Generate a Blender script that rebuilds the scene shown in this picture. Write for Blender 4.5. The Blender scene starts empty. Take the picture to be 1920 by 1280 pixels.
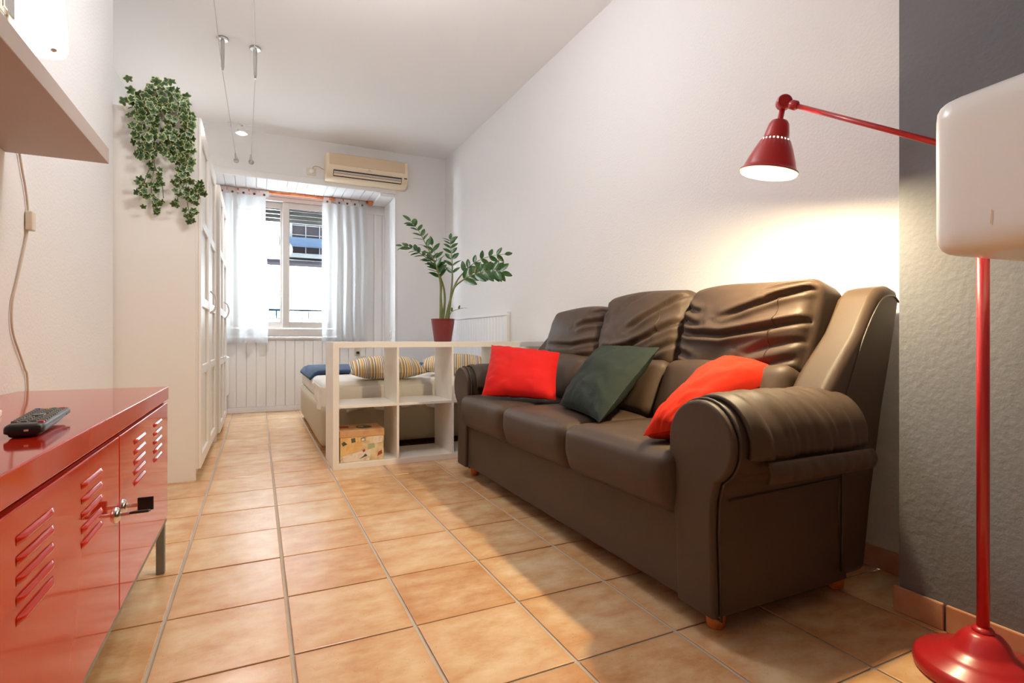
import bpy, bmesh, math, random
from mathutils import Vector, Matrix, noise
random.seed(7)
PI = math.pi
sc = bpy.context.scene
col = sc.collection

# ------------------------------------------------------------------ camera
F_PX, VX, HY, CAM_H = 996.4, 483.6, 634.9, 0.81
YAW = math.atan((960 - VX) / F_PX)
cd = bpy.data.cameras.new('camera'); cam = bpy.data.objects.new('camera', cd); col.objects.link(cam)
cam.location = (0, 0, CAM_H); cam.rotation_euler = (PI / 2, 0, -YAW)
cd.sensor_width = 36; cd.lens = 36 * F_PX / 1920; cd.shift_y = (HY - 640) / 1920
cd.clip_start = 0.02; cd.clip_end = 100
sc.camera = cam

# ------------------------------------------------------------------ world / exposure
w = bpy.data.worlds.new('sky'); sc.world = w; w.use_nodes = True
bg = w.node_tree.nodes['Background']
bg.inputs[0].default_value = (0.80, 0.90, 1.0, 1); bg.inputs[1].default_value = 36.0
sc.view_settings.view_transform = 'Standard'; sc.view_settings.look = 'None'
sc.view_settings.exposure = 0.3; sc.view_settings.gamma = 1.0; sc.view_settings.use_curve_mapping = False
sc.cycles.max_bounces = 10; sc.cycles.diffuse_bounces = 6; sc.cycles.glossy_bounces = 4
sc.cycles.transmission_bounces = 8; sc.cycles.transparent_max_bounces = 12
sc.cycles.sample_clamp_indirect = 6.0; sc.cycles.caustics_reflective = False; sc.cycles.caustics_refractive = False

# lamp strengths (radiance of the glowing pieces) used by the lamp builders below
L_SPOT = 180.0      # halogen spots on the ceiling cables; the unseen ones are added fill
L_FILL = 52.0       # round fill light added out of view under the ceiling
L_FLOORBULB = 1900.0 # bulb of the red floor lamp
L_SCONCE = 3.0     # glass of the wall lamp
WARM = (1.0, 0.965, 0.92)
WARM2 = (1.0, 0.80, 0.47)

# ------------------------------------------------------------------ materials
def srgb(r, g, b):
    def c(v):
        v /= 255.0
        return v / 12.92 if v <= 0.04045 else ((v + 0.055) / 1.055) ** 2.4
    return (c(r), c(g), c(b), 1)
M = {}
def mat(name, color, rough=0.5, metal=0.0, bump=None, vary=None, coat=0.0, spec=0.5, sheen=0.0):
    m = bpy.data.materials.new(name); m.use_nodes = True
    nt = m.node_tree; b = nt.nodes['Principled BSDF']
    if len(color) == 3: color = (*color, 1)
    b.inputs['Base Color'].default_value = color
    b.inputs['Roughness'].default_value = rough; b.inputs['Metallic'].default_value = metal
    b.inputs['Coat Weight'].default_value = coat; b.inputs['Coat Roughness'].default_value = 0.04
    b.inputs['Specular IOR Level'].default_value = spec
    b.inputs['Sheen Weight'].default_value = sheen
    tc = nt.nodes.new('ShaderNodeTexCoord')
    if vary:      # (scale, second colour, low, high)
        n = nt.nodes.new('ShaderNodeTexNoise'); n.inputs['Scale'].default_value = vary[0]; n.inputs['Detail'].default_value = 6
        nt.links.new(tc.outputs['Object'], n.inputs['Vector'])
        r = nt.nodes.new('ShaderNodeMapRange'); r.inputs[1].default_value = vary[2]; r.inputs[2].default_value = vary[3]
        nt.links.new(n.outputs['Fac'], r.inputs[0])
        mx = nt.nodes.new('ShaderNodeMix'); mx.data_type = 'RGBA'
        mx.inputs[6].default_value = color; mx.inputs[7].default_value = vary[1] if len(vary[1]) == 4 else (*vary[1], 1)
        nt.links.new(r.outputs[0], mx.inputs[0]); nt.links.new(mx.outputs[2], b.inputs['Base Color'])
    if bump:      # (scale, strength, distance, detail)
        n = nt.nodes.new('ShaderNodeTexNoise'); n.inputs['Scale'].default_value = bump[0]; n.inputs['Detail'].default_value = bump[3]
        nt.links.new(tc.outputs['Object'], n.inputs['Vector'])
        bp = nt.nodes.new('ShaderNodeBump'); bp.inputs['Strength'].default_value = bump[1]; bp.inputs['Distance'].default_value = bump[2]
        nt.links.new(n.outputs['Fac'], bp.inputs['Height']); nt.links.new(bp.outputs[0], b.inputs['Normal'])
    M[name] = m
    return m
def emit(name, color, strength):
    m = bpy.data.materials.new(name); m.use_nodes = True; nt = m.node_tree
    nt.nodes.remove(nt.nodes['Principled BSDF'])
    e = nt.nodes.new('ShaderNodeEmission'); e.inputs[0].default_value = (*color, 1); e.inputs[1].default_value = strength
    nt.links.new(e.outputs[0], nt.nodes['Material Output'].inputs[0]); M[name] = m
    return m

mat('stucco', (0.80, 0.785, 0.785), 0.85, bump=(85, 0.4, 0.005, 3), spec=0.3)
mat('plaster', (0.80, 0.785, 0.78), 0.9, spec=0.2)
mat('ceiling_paint', (0.88, 0.865, 0.86), 0.9, spec=0.2)
mat('grey_paint', (0.165, 0.172, 0.192), 0.75, bump=(60, 0.4, 0.004, 3), spec=0.3)
mat('grout', (0.48, 0.41, 0.33), 0.9, bump=(150, 0.3, 0.002, 2))
mat('skirting_tile', srgb(200, 156, 124), 0.35, vary=(9, srgb(186, 132, 98), 0.4, 0.65))
mat('white_board', (0.82, 0.81, 0.81), 0.45)
mat('white_lacquer', (0.80, 0.765, 0.72), 0.3)
mat('white_shelf', (0.82, 0.78, 0.72), 0.32)
mat('alu', (0.62, 0.58, 0.55), 0.4)
mat('steel', (0.55, 0.54, 0.53), 0.3, metal=1.0)
mat('chrome', (0.75, 0.74, 0.7), 0.15, metal=1.0)
mat('red_enamel', (0.42, 0.016, 0.004), 0.07, spec=0.5)
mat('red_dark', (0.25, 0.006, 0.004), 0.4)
mat('lamp_red', (0.44, 0.018, 0.022), 0.3, coat=0.2)
mat('lamp_inside', (0.85, 0.83, 0.78), 0.5)
mat('grey_metal', (0.20, 0.19, 0.175), 0.45)
mat('black_plastic', (0.012, 0.011, 0.011), 0.35)
mat('dark_rubber', (0.05, 0.05, 0.05), 0.6)
mat('leather', (0.062, 0.038, 0.024), 0.56, bump=(220, 0.12, 0.0015, 3), vary=(3, (0.050, 0.030, 0.019), 0.4, 0.7), spec=0.32)
mat('leather_dark', (0.035, 0.022, 0.015), 0.5)
mat('wood_foot', srgb(200, 120, 50), 0.35, vary=(30, srgb(170, 90, 35), 0.4, 0.6))
mat('rod_wood', srgb(196, 108, 52), 0.4, vary=(30, srgb(170, 84, 40), 0.4, 0.6))
mat('red_cloth', (0.50, 0.010, 0.008), 0.75, bump=(300, 0.25, 0.001, 2), spec=0.15)
mat('orange_cloth', (0.58, 0.026, 0.009), 0.75, bump=(300, 0.25, 0.001, 2), spec=0.15)
mat('green_cloth', (0.019, 0.026, 0.021), 0.8, bump=(220, 0.35, 0.002, 2), spec=0.15)
mat('sheet', (0.80, 0.78, 0.75), 0.85, bump=(14, 0.3, 0.02, 3))
mat('navy', (0.018, 0.045, 0.105), 0.85, bump=(120, 0.3, 0.003, 2))
mat('bed_fabric', (0.50, 0.44, 0.33), 0.9, bump=(400, 0.2, 0.001, 2))
mat('ac_cream', srgb(226, 205, 178), 0.45)
mat('ac_tan', srgb(205, 180, 150), 0.5)
mat('ac_grey', srgb(190, 178, 165), 0.5)
mat('dark_line', (0.02, 0.02, 0.02), 0.7)
mat('white_plastic', (0.87, 0.86, 0.85), 0.28)
mat('cream_plastic', srgb(222, 208, 188), 0.4)
mat('cable_cream', srgb(200, 180, 160), 0.5)
mat('button_brown', srgb(96, 66, 52), 0.5)
mat('pot_red', (0.15, 0.016, 0.014), 0.55)
mat('soil', (0.05, 0.03, 0.02), 0.95, bump=(90, 0.6, 0.01, 3))
mat('stem_green', (0.10, 0.14, 0.03), 0.5, vary=(20, (0.16, 0.17, 0.06), 0.4, 0.6))
mat('zz_leaf', (0.014, 0.055, 0.010), 0.3, vary=(9, (0.034, 0.105, 0.018), 0.4, 0.65))
mat('ivy_stem', (0.10, 0.11, 0.05), 0.6)
mat('pot_grey', (0.35, 0.34, 0.33), 0.5)
mat('facade', (0.82, 0.80, 0.77), 0.9, bump=(3, 0.4, 0.02, 4), vary=(2.2, (0.72, 0.68, 0.62), 0.45, 0.7))
mat('facade_blue', (0.045, 0.06, 0.075), 0.9, spec=0.02)
mat('shutter', (0.12, 0.125, 0.12), 0.5)
mat('condenser', (0.006, 0.005, 0.006), 0.9, spec=0.02)
mat('condenser_white', (0.035, 0.035, 0.035), 0.9, spec=0.02)
mat('awning_blue', (0.010, 0.0145, 0.022), 0.9, spec=0.02)
mat('iron', (0.004, 0.008, 0.010), 0.9, spec=0.02)
mat('shelf_grey', srgb(176, 160, 150), 0.5)
mat('box_lid', srgb(205, 158, 110), 0.6, vary=(12, srgb(170, 120, 80), 0.5, 0.75))
mat('box_paper', srgb(225, 205, 165), 0.65, vary=(22, srgb(200, 165, 118), 0.42, 0.68))
mat('envelope', srgb(228, 190, 128), 0.65, vary=(16, srgb(205, 150, 85), 0.45, 0.7))
mat('paper_light', srgb(228, 215, 195), 0.65, vary=(30, srgb(200, 170, 140), 0.5, 0.7))
mat('ink_dark', srgb(82, 86, 70), 0.7)
mat('ink_red', srgb(165, 70, 45), 0.7)
mat('ink_green', srgb(165, 175, 135), 0.7)
emit('added_spot_glow', WARM, L_SPOT); emit('fill_glow', (0.96, 0.985, 1.0), L_FILL); emit('spot_glow_far', WARM, L_SPOT * 14.0)
emit('floor_glow', WARM2, L_FLOORBULB); emit('sconce_glow', (1.0, 0.85, 0.70), L_SCONCE)
for nme, c in (('key_grey', (0.16, 0.16, 0.15)), ('key_red', (0.6, 0.05, 0.03)), ('key_green', (0.02, 0.2, 0.1)), ('key_yellow', (0.65, 0.42, 0.08)), ('key_blue', (0.02, 0.06, 0.3))):
    mat(nme, c, 0.45)

# terracotta floor tile: mottled ochre, a little different on each tile
def tile_mat():
    m = bpy.data.materials.new('terracotta'); m.use_nodes = True; nt = m.node_tree; b = nt.nodes['Principled BSDF']
    N = nt.nodes.new; Lk = nt.links.new
    g = N('ShaderNodeNewGeometry'); oi = N('ShaderNodeObjectInfo')
    mp = N('ShaderNodeMapping'); mp.inputs['Scale'].default_value = (6.5, 11.0, 5); Lk(g.outputs['Position'], mp.inputs[0])
    n1 = N('ShaderNodeTexNoise'); n1.inputs['Scale'].default_value = 1.0; n1.inputs['Detail'].default_value = 8; n1.inputs['Roughness'].default_value = 0.65
    Lk(mp.outputs[0], n1.inputs['Vector'])
    add = N('ShaderNodeMath'); add.operation = 'MULTIPLY_ADD'; add.inputs[1].default_value = 0.16; Lk(oi.outputs['Random'], add.inputs[0]); Lk(n1.outputs['Fac'], add.inputs[2])
    cr = N('ShaderNodeValToRGB'); cr.color_ramp.elements[0].position = 0.34; cr.color_ramp.elements[0].color = srgb(186, 128, 80)
    cr.color_ramp.elements[1].position = 0.80; cr.color_ramp.elements[1].color = srgb(226, 198, 160)
    e = cr.color_ramp.elements.new(0.56); e.color = srgb(210, 168, 124)
    Lk(add.outputs[0], cr.inputs[0])
    n2 = N('ShaderNodeTexNoise'); n2.inputs['Scale'].default_value = 190; n2.inputs['Detail'].default_value = 2; Lk(g.outputs['Position'], n2.inputs['Vector'])
    sp = N('ShaderNodeMapRange'); sp.inputs[1].default_value = 0.70; sp.inputs[2].default_value = 0.76; Lk(n2.outputs['Fac'], sp.inputs[0])
    mx = N('ShaderNodeMix'); mx.data_type = 'RGBA'; mx.inputs[7].default_value = srgb(140, 90, 60)
    tc = N('ShaderNodeTexCoord'); sx = N('ShaderNodeSeparateXYZ'); Lk(tc.outputs['Generated'], sx.inputs[0])
    ms = []
    for o_ in (0, 1):
        a_ = N('ShaderNodeMath'); a_.operation = 'SUBTRACT'; a_.inputs[1].default_value = 0.5; Lk(sx.outputs[o_], a_.inputs[0])
        c_ = N('ShaderNodeMath'); c_.operation = 'ABSOLUTE'; Lk(a_.outputs[0], c_.inputs[0]); ms.append(c_)
    mm = N('ShaderNodeMath'); mm.operation = 'MAXIMUM'; Lk(ms[0].outputs[0], mm.inputs[0]); Lk(ms[1].outputs[0], mm.inputs[1])
    jn = N('ShaderNodeMath'); jn.operation = 'MULTIPLY_ADD'; jn.inputs[1].default_value = 0.20; Lk(n1.outputs['Fac'], jn.inputs[0]); Lk(mm.outputs[0], jn.inputs[2])
    er = N('ShaderNodeMapRange'); er.inputs[1].default_value = 0.46; er.inputs[2].default_value = 0.70; er.inputs[4].default_value = 0.6; Lk(jn.outputs[0], er.inputs[0])
    ex = N('ShaderNodeMix'); ex.data_type = 'RGBA'; ex.inputs[7].default_value = srgb(196, 132, 74); Lk(er.outputs[0], ex.inputs[0]); Lk(cr.outputs[0], ex.inputs[6])
    Lk(sp.outputs[0], mx.inputs[0]); Lk(ex.outputs[2], mx.inputs[6]); Lk(mx.outputs[2], b.inputs['Base Color'])
    rr = N('ShaderNodeMapRange'); rr.inputs[3].default_value = 0.21; rr.inputs[4].default_value = 0.28; b.inputs['Specular IOR Level'].default_value = 0.6; Lk(n1.outputs['Fac'], rr.inputs[0]); Lk(rr.outputs[0], b.inputs['Roughness'])
    n3 = N('ShaderNodeTexNoise'); n3.inputs['Scale'].default_value = 14; n3.inputs['Detail'].default_value = 5; Lk(g.outputs['Position'], n3.inputs['Vector'])
    bp = N('ShaderNodeBump'); bp.inputs['Strength'].default_value = 0.25; bp.inputs['Distance'].default_value = 0.006; Lk(n3.outputs['Fac'], bp.inputs['Height']); Lk(bp.outputs[0], b.inputs['Normal'])
    M['terracotta'] = m
tile_mat()
def curtain_mat():
    m = bpy.data.materials.new('sheer'); m.use_nodes = True; nt = m.node_tree; nt.nodes.remove(nt.nodes['Principled BSDF'])
    d = nt.nodes.new('ShaderNodeBsdfDiffuse'); d.inputs[0].default_value = (0.80, 0.79, 0.79, 1)
    t = nt.nodes.new('ShaderNodeBsdfTranslucent'); t.inputs[0].default_value = (0.78, 0.80, 0.82, 1)
    tr = nt.nodes.new('ShaderNodeBsdfTransparent')
    a = nt.nodes.new('ShaderNodeMixShader'); a.inputs[0].default_value = 0.55
    c = nt.nodes.new('ShaderNodeMixShader'); c.inputs[0].default_value = 0.10
    nt.links.new(d.outputs[0], a.inputs[1]); nt.links.new(t.outputs[0], a.inputs[2])
    nt.links.new(a.outputs[0], c.inputs[1]); nt.links.new(tr.outputs[0], c.inputs[2])
    nt.links.new(c.outputs[0], nt.nodes['Material Output'].inputs[0]); M['sheer'] = m
curtain_mat()
def glass_mat():
    m = bpy.data.materials.new('glass'); m.use_nodes = True; nt = m.node_tree; nt.nodes.remove(nt.nodes['Principled BSDF'])
    t = nt.nodes.new('ShaderNodeBsdfTransparent'); t.inputs[0].default_value = (0.95, 0.97, 0.97, 1)
    g = nt.nodes.new('ShaderNodeBsdfGlossy'); g.inputs['Roughness'].default_value = 0.02
    x = nt.nodes.new('ShaderNodeMixShader'); x.inputs[0].default_value = 0.03
    nt.links.new(t.outputs[0], x.inputs[1]); nt.links.new(g.outputs[0], x.inputs[2]); nt.links.new(x.outputs[0], nt.nodes['Material Output'].inputs[0]); M['glass'] = m
glass_mat()
def stripe_mat():
    m = bpy.data.materials.new('stripes'); m.use_nodes = True; nt = m.node_tree; b = nt.nodes['Principled BSDF']; b.inputs['Roughness'].default_value = 0.85
    tc = nt.nodes.new('ShaderNodeTexCoord'); sx = nt.nodes.new('ShaderNodeSeparateXYZ'); nt.links.new(tc.outputs['Object'], sx.inputs[0])
    mu = nt.nodes.new('ShaderNodeMath'); mu.operation = 'MULTIPLY'; mu.inputs[1].default_value = 9.0; nt.links.new(sx.outputs[0], mu.inputs[0])
    fr = nt.nodes.new('ShaderNodeMath'); fr.operation = 'FRACT'; nt.links.new(mu.outputs[0], fr.inputs[0])
    cr = nt.nodes.new('ShaderNodeValToRGB'); cr.color_ramp.interpolation = 'CONSTANT'
    seq = [(0, (225, 208, 185)), (.10, (90, 82, 68)), (.15, (222, 205, 180)), (.24, (214, 168, 92)), (.36, (226, 210, 188)), (.42, (80, 74, 64)), (.46, (228, 214, 194)), (.54, (150, 120, 110)), (.60, (226, 210, 188)), (.66, (98, 92, 76)), (.70, (214, 196, 160)), (.75, (98, 92, 76)), (.79, (226, 210, 188)), (.86, (208, 160, 84)), (.95, (110, 98, 82))]
    els = cr.color_ramp.elements
    els[0].position = 0; els[0].color = srgb(*seq[0][1]); els[1].position = seq[1][0]; els[1].color = srgb(*seq[1][1])
    for p, c in seq[2:]:
        e = els.new(p); e.color = srgb(*c)
    nt.links.new(fr.outputs[0], cr.inputs[0]); nt.links.new(cr.outputs[0], b.inputs['Base Color']); M['stripes'] = m
stripe_mat()
def ivy_mat():
    m = bpy.data.materials.new('ivy_leaf'); m.use_nodes = True; nt = m.node_tree; b = nt.nodes['Principled BSDF']; b.inputs['Roughness'].default_value = 0.45
    at = nt.nodes.new('ShaderNodeAttribute'); at.attribute_name = 'rim'
    tc = nt.nodes.new('ShaderNodeTexCoord'); n = nt.nodes.new('ShaderNodeTexNoise'); n.inputs['Scale'].default_value = 60; nt.links.new(tc.outputs['Object'], n.inputs['Vector'])
    ad = nt.nodes.new('ShaderNodeMath'); ad.operation = 'MULTIPLY_ADD'; ad.inputs[1].default_value = 0.22; nt.links.new(n.outputs['Fac'], ad.inputs[0]); nt.links.new(at.outputs['Fac'], ad.inputs[2])
    cr = nt.nodes.new('ShaderNodeValToRGB'); els = cr.color_ramp.elements
    els[0].position = 0.15; els[0].color = (0.014, 0.045, 0.010, 1); els[1].position = 1.0; els[1].color = (0.50, 0.52, 0.26, 1)
    e = els.new(0.86); e.color = (0.050, 0.105, 0.020, 1)
    nt.links.new(ad.outputs[0], cr.inputs[0]); nt.links.new(cr.outputs[0], b.inputs['Base Color']); M['ivy_leaf'] = m
ivy_mat()

# ------------------------------------------------------------------ mesh helpers
class MB:
    def __init__(s): s.v = []; s.f = []
    def add(s, vs, fs):
        o = len(s.v); s.v += [tuple(v) for v in vs]; s.f += [tuple(i + o for i in f) for f in fs]; return s
    def box(s, x0, x1, y0, y1, z0, z1):
        return s.add([(x0, y0, z0), (x1, y0, z0), (x1, y1, z0), (x0, y1, z0), (x0, y0, z1), (x1, y0, z1), (x1, y1, z1), (x0, y1, z1)],
                     [(3, 2, 1, 0), (4, 5, 6, 7), (0, 1, 5, 4), (1, 2, 6, 5), (2, 3, 7, 6), (3, 0, 4, 7)])
    def obox(s, c, ax, ay, az):      # centre and three half-axis vectors
        c = Vector(c); ax, ay, az = Vector(ax), Vector(ay), Vector(az); vs = []
        for k in (-1, 1):
            for (i, j) in ((-1, -1), (1, -1), (1, 1), (-1, 1)): vs.append(c + ax * i + ay * j + az * k)
        return s.add(vs, [(3, 2, 1, 0), (4, 5, 6, 7), (0, 1, 5, 4), (1, 2, 6, 5), (2, 3, 7, 6), (3, 0, 4, 7)])
    def tube(s, pts, r, n=10, cap=True):
        pts = [Vector(p) for p in pts]; rs = r if isinstance(r, (list, tuple)) else [r] * len(pts)
        ring = []; t0 = (pts[1] - pts[0]).normalized()
        u = t0.orthogonal().normalized()
        for i, p in enumerate(pts):
            t = (pts[min(i + 1, len(pts) - 1)] - pts[max(i - 1, 0)]).normalized()
            u = (u - t * u.dot(t)).normalized(); v = t.cross(u)
            ring.append([p + (u * math.cos(2 * PI * k / n) + v * math.sin(2 * PI * k / n)) * rs[i] for k in range(n)])
        vs = [q for rg in ring for q in rg]; fs = []
        for i in range(len(pts) - 1):
            for k in range(n): fs.append((i * n + k, i * n + (k + 1) % n, (i + 1) * n + (k + 1) % n, (i + 1) * n + k))
        if cap: fs += [tuple(range(n - 1, -1, -1)), tuple((len(pts) - 1) * n + k for k in range(n))]
        return s.add(vs, fs)
    def lathe(s, prof, c=(0, 0, 0), n=32, axis=None, skip=None):   # prof: [(radius, height)]
        c = Vector(c); ax = Vector(axis or (0, 0, 1)).normalized(); u = ax.orthogonal().normalized(); v = ax.cross(u)
        vs = []; fs = []
        for (r, z) in prof:
            for k in range(n): vs.append(c + ax * z + (u * math.cos(2 * PI * k / n) + v * math.sin(2 * PI * k / n)) * max(r, 1e-5))
        for i in range(len(prof) - 1):
            for k in range(n):
                if skip and skip(i, k): continue
                fs.append((i * n + k, i * n + (k + 1) % n, (i + 1) * n + (k + 1) % n, (i + 1) * n + k))
        return s.add(vs, fs)
    def prism(s, poly, axis, a0, a1):  # poly 2-D points in the other two axes
        n = len(poly)
        def P(p, a):
            return {'x': (a, p[0], p[1]), 'y': (p[0], a, p[1]), 'z': (p[0], p[1], a)}[axis]
        vs = [P(p, a0) for p in poly] + [P(p, a1) for p in poly]
        fs = [tuple(range(n - 1, -1, -1)), tuple(range(n, 2 * n))] + [(i, (i + 1) % n, n + (i + 1) % n, n + i) for i in range(n)]
        return s.add(vs, fs)
    def rbox(s, c, size, r, n, fn=None, mtx=None):   # rounded box on a grid, deformable
        nx, ny, nz = n; sx, sy, sz = size; key = {}; vs = []; fs = []
        def V(i, j, k):
            if (i, j, k) in key: return key[(i, j, k)]
            u = Vector((2 * i / nx - 1, 2 * j / ny - 1, 2 * k / nz - 1))
            p = Vector((u.x * sx / 2, u.y * sy / 2, u.z * sz / 2))
            q = Vector([max(-(a / 2 - r), min(a / 2 - r, b)) for a, b in zip(size, p)])
            d = p - q
            if d.length > 1e-9: p = q + d.normalized() * r
            if fn: p = fn(p, u)
            if mtx: p = mtx @ p
            vs.append(p + Vector(c)); key[(i, j, k)] = len(vs) - 1
            return key[(i, j, k)]
        for i in range(nx):
            for j in range(ny):
                fs.append((V(i, j, 0), V(i, j + 1, 0), V(i + 1, j + 1, 0), V(i + 1, j, 0)))
                fs.append((V(i, j, nz), V(i + 1, j, nz), V(i + 1, j + 1, nz), V(i, j + 1, nz)))
        for i in range(nx):
            for k in range(nz):
                fs.append((V(i, 0, k), V(i + 1, 0, k), V(i + 1, 0, k + 1), V(i, 0, k + 1)))
                fs.append((V(i, ny, k), V(i, ny, k + 1), V(i + 1, ny, k + 1), V(i + 1, ny, k)))
        for j in range(ny):
            for k in range(nz):
                fs.append((V(0, j, k), V(0, j, k + 1), V(0, j + 1, k + 1), V(0, j + 1, k)))
                fs.append((V(nx, j, k), V(nx, j + 1, k), V(nx, j + 1, k + 1), V(nx, j, k + 1)))
        return s.add(vs, fs)
    def grid(s, fn, nu, nv):
        vs = [fn(i / nu, j / nv) for j in range(nv + 1) for i in range(nu + 1)]
        return s.add(vs, [(j * (nu + 1) + i, j * (nu + 1) + i + 1, (j + 1) * (nu + 1) + i + 1, (j + 1) * (nu + 1) + i) for j in range(nv) for i in range(nu)])

def tag(o, label=None, cat=None, group=None, kind=None):
    if label: o['label'] = label
    if cat: o['category'] = cat
    if group: o['group'] = group
    if kind: o['kind'] = kind
    return o
def root(name, loc, label, cat, group=None):
    o = bpy.data.objects.new(name, None); o.empty_display_size = 0.05; col.objects.link(o); o.location = loc
    return tag(o, label, cat, group)
def wloc(o):
    p = Vector((0, 0, 0))
    while o: p += o.location; o = o.parent
    return p
def obj(name, mb, m, parent=None, smooth=False, bevel=0, seg=2, solid=0, origin=None, sub=0, angle=None):
    """mesh given in world coordinates; its origin goes to `origin` (default: bottom centre of its bounds)"""
    vs = [Vector(v) for v in mb.v]
    lo = Vector([min(v[i] for v in vs) for i in range(3)]); hi = Vector([max(v[i] for v in vs) for i in range(3)])
    o0 = Vector(origin) if origin is not None else Vector(((lo.x + hi.x) / 2, (lo.y + hi.y) / 2, lo.z))
    me = bpy.data.meshes.new(name); me.from_pydata([v - o0 for v in vs], [], mb.f); me.update()
    if smooth: me.polygons.foreach_set('use_smooth', [True] * len(me.polygons))
    o = bpy.data.objects.new(name, me); col.objects.link(o)
    me.materials.append(M[m])
    o.location = o0 - (wloc(parent) if parent else Vector((0, 0, 0)))
    if parent: o.parent = parent
    if solid:
        md = o.modifiers.new('solid', 'SOLIDIFY'); md.thickness = solid; md.offset = 0
    if bevel:
        md = o.modifiers.new('bevel', 'BEVEL'); md.width = bevel; md.segments = seg; md.limit_method = 'ANGLE'; md.angle_limit = math.radians(40)
        if seg > 2:
            me.polygons.foreach_set('use_smooth', [True] * len(me.polygons)); md.harden_normals = True
    if sub:
        md = o.modifiers.new('sub', 'SUBSURF'); md.levels = sub; md.render_levels = sub
    return o
def struct(name, mb, m, label=None, parent=None, **k):
    o = obj(name, mb, m, parent, **k)
    if not parent: o['kind'] = 'structure'
    if label: o['label'] = label
    return o
def inst(src, name, loc, parent=None, rot=None, scale=None):   # a sharer of src's mesh at a world place
    o = bpy.data.objects.new(name, src if isinstance(src, bpy.types.Mesh) else src.data); col.objects.link(o)
    o.location = Vector(loc) - (wloc(parent) if parent else Vector((0, 0, 0)))
    if parent: o.parent = parent
    if rot is not None: o.rotation_euler = rot
    if scale is not None: o.scale = scale
    return o
def lerp(a, b, t): return a + (b - a) * t
def spline(pts, n):
    """Catmull-Rom through pts"""
    P = [Vector(p) for p in pts]; P = [P[0] * 2 - P[1]] + P + [P[-1] * 2 - P[-2]]; out = []
    for i in range(1, len(P) - 2):
        for k in range(n):
            t = k / n; a, b, c, d = P[i - 1], P[i], P[i + 1], P[i + 2]
            out.append(0.5 * ((2 * b) + (c - a) * t + (2 * a - 5 * b + 4 * c - d) * t * t + (3 * b - a - 3 * c + d) * t ** 3))
    out.append(P[-2]); return out

# ================================================================== THE ROOM
XL, XR, ZC = -0.70, 1.981, 2.903        # left wall, right wall, ceiling
XREC = -1.0                              # recess that holds the wardrobes
YEND = 3.505                             # where the left wall stops
YA, YW = 5.954, 6.50                     # wall over the alcove, window wall
XJ = 1.398                               # right jamb of the alcove
ZS = 2.446                               # soffit of the alcove
XG, YG = 1.722, 0.93                     # grey pier
YB = -2.6
struct('ceiling', MB().box(-1.1, 2.1, YB - .1, 6.7, ZC, ZC + .1), 'ceiling_paint', 'smooth off-white ceiling')
struct('wall_left', MB().box(-1.1, XL, YB, YEND, 0, ZC), 'stucco', 'white stucco wall on the left', bevel=0.02, seg=4)
struct('wall_recess', MB().box(-1.1, XREC, YEND, YW, 0, ZC), 'stucco', 'white wall of the wardrobe recess')
struct('wall_right', MB().box(XR, 2.1, YB, YA, 0, ZC), 'stucco', 'long white stucco wall behind the sofa')
struct('wall_grey', MB().box(XG, XR - .001, YB + .001, YG, 0, ZC - .001), 'grey_paint', 'slate grey painted pier behind the red lamp')
struct('wall_rear', MB().box(-1.1, 2.1, YB - .1, YB, 0, ZC), 'plaster', 'white wall behind the viewer')
struct('wall_back', MB().box(XREC, XJ, YA, YW, ZS, ZC).box(XJ, 2.1, YA, YW, 0, ZC), 'plaster', 'white back wall with a lintel over the window alcove')
WX0, WX1, WZ0, WZ1 = -0.30, 0.86, 0.83, 2.40
ww = struct('wall_window', MB().box(XREC - .1, WX0, YW, YW + .14, 0, ZC).box(WX1, 2.1, YW, YW + .14, 0, ZC).box(WX0, WX1, YW, YW + .14, 0, WZ0).box(WX0, WX1, YW, YW + .14, WZ1, ZC), 'white_board', 'white panelled wall below and beside the window')
# tongue and groove boards of the window wall, one by one
PW = 0.098
x = XREC + 0.004
while x < XJ - 0.01:
    x1 = min(x + PW, XJ - .002)
    if x1 > WX0 - .04 and x < WX1 + .04: z1 = WZ0 - .035
    else: z1 = ZS - 0.004
    z1 = z1 if z1 < 1 else 2.30
    struct('plank', MB().box(x + .003, x1 - .003, YW - .012, YW, 0.06, z1), 'white_board', None, ww, bevel=0.003)
    x += PW
struct('panel_rail', MB().box(WX1 + .06, XJ - .002, YW - .018, YW, 2.30, 2.345), 'white_board', None, ww, bevel=.003)
struct('baseboard_window', MB().box(XREC, XJ - .002, YW - .03, YW - .0125, 0, 0.06), 'white_board', 'white skirting board under the window', bevel=.005)
# boards on the soffit of the alcove
so = struct('trim_1', MB().box(XREC, XJ, YA - .012, YA, ZS - .012, ZS + .055), 'white_board', 'white edge board along the alcove lintel', bevel=.004)
x = XREC + .004
while x < XJ - .02:
    struct('plank', MB().box(x + .0035, min(x + PW, XJ - .003) - .0035, YA, YW - .02, ZS - .012, ZS), 'white_board', None, so, bevel=.003)
    x += PW
struct('trim_2', MB().box(XJ - .012, XJ, YA - .012, YW - .014, 0, ZS - .013), 'white_board', 'white jamb board at the right side of the alcove', bevel=.004)
struct('trim_3', MB().box(XJ - .17, XJ - .013, YA + .01, YW - .05, ZS - .045, ZS - .013), 'white_board', 'white cable duct under the alcove soffit beside the jamb', bevel=.004)

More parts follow.
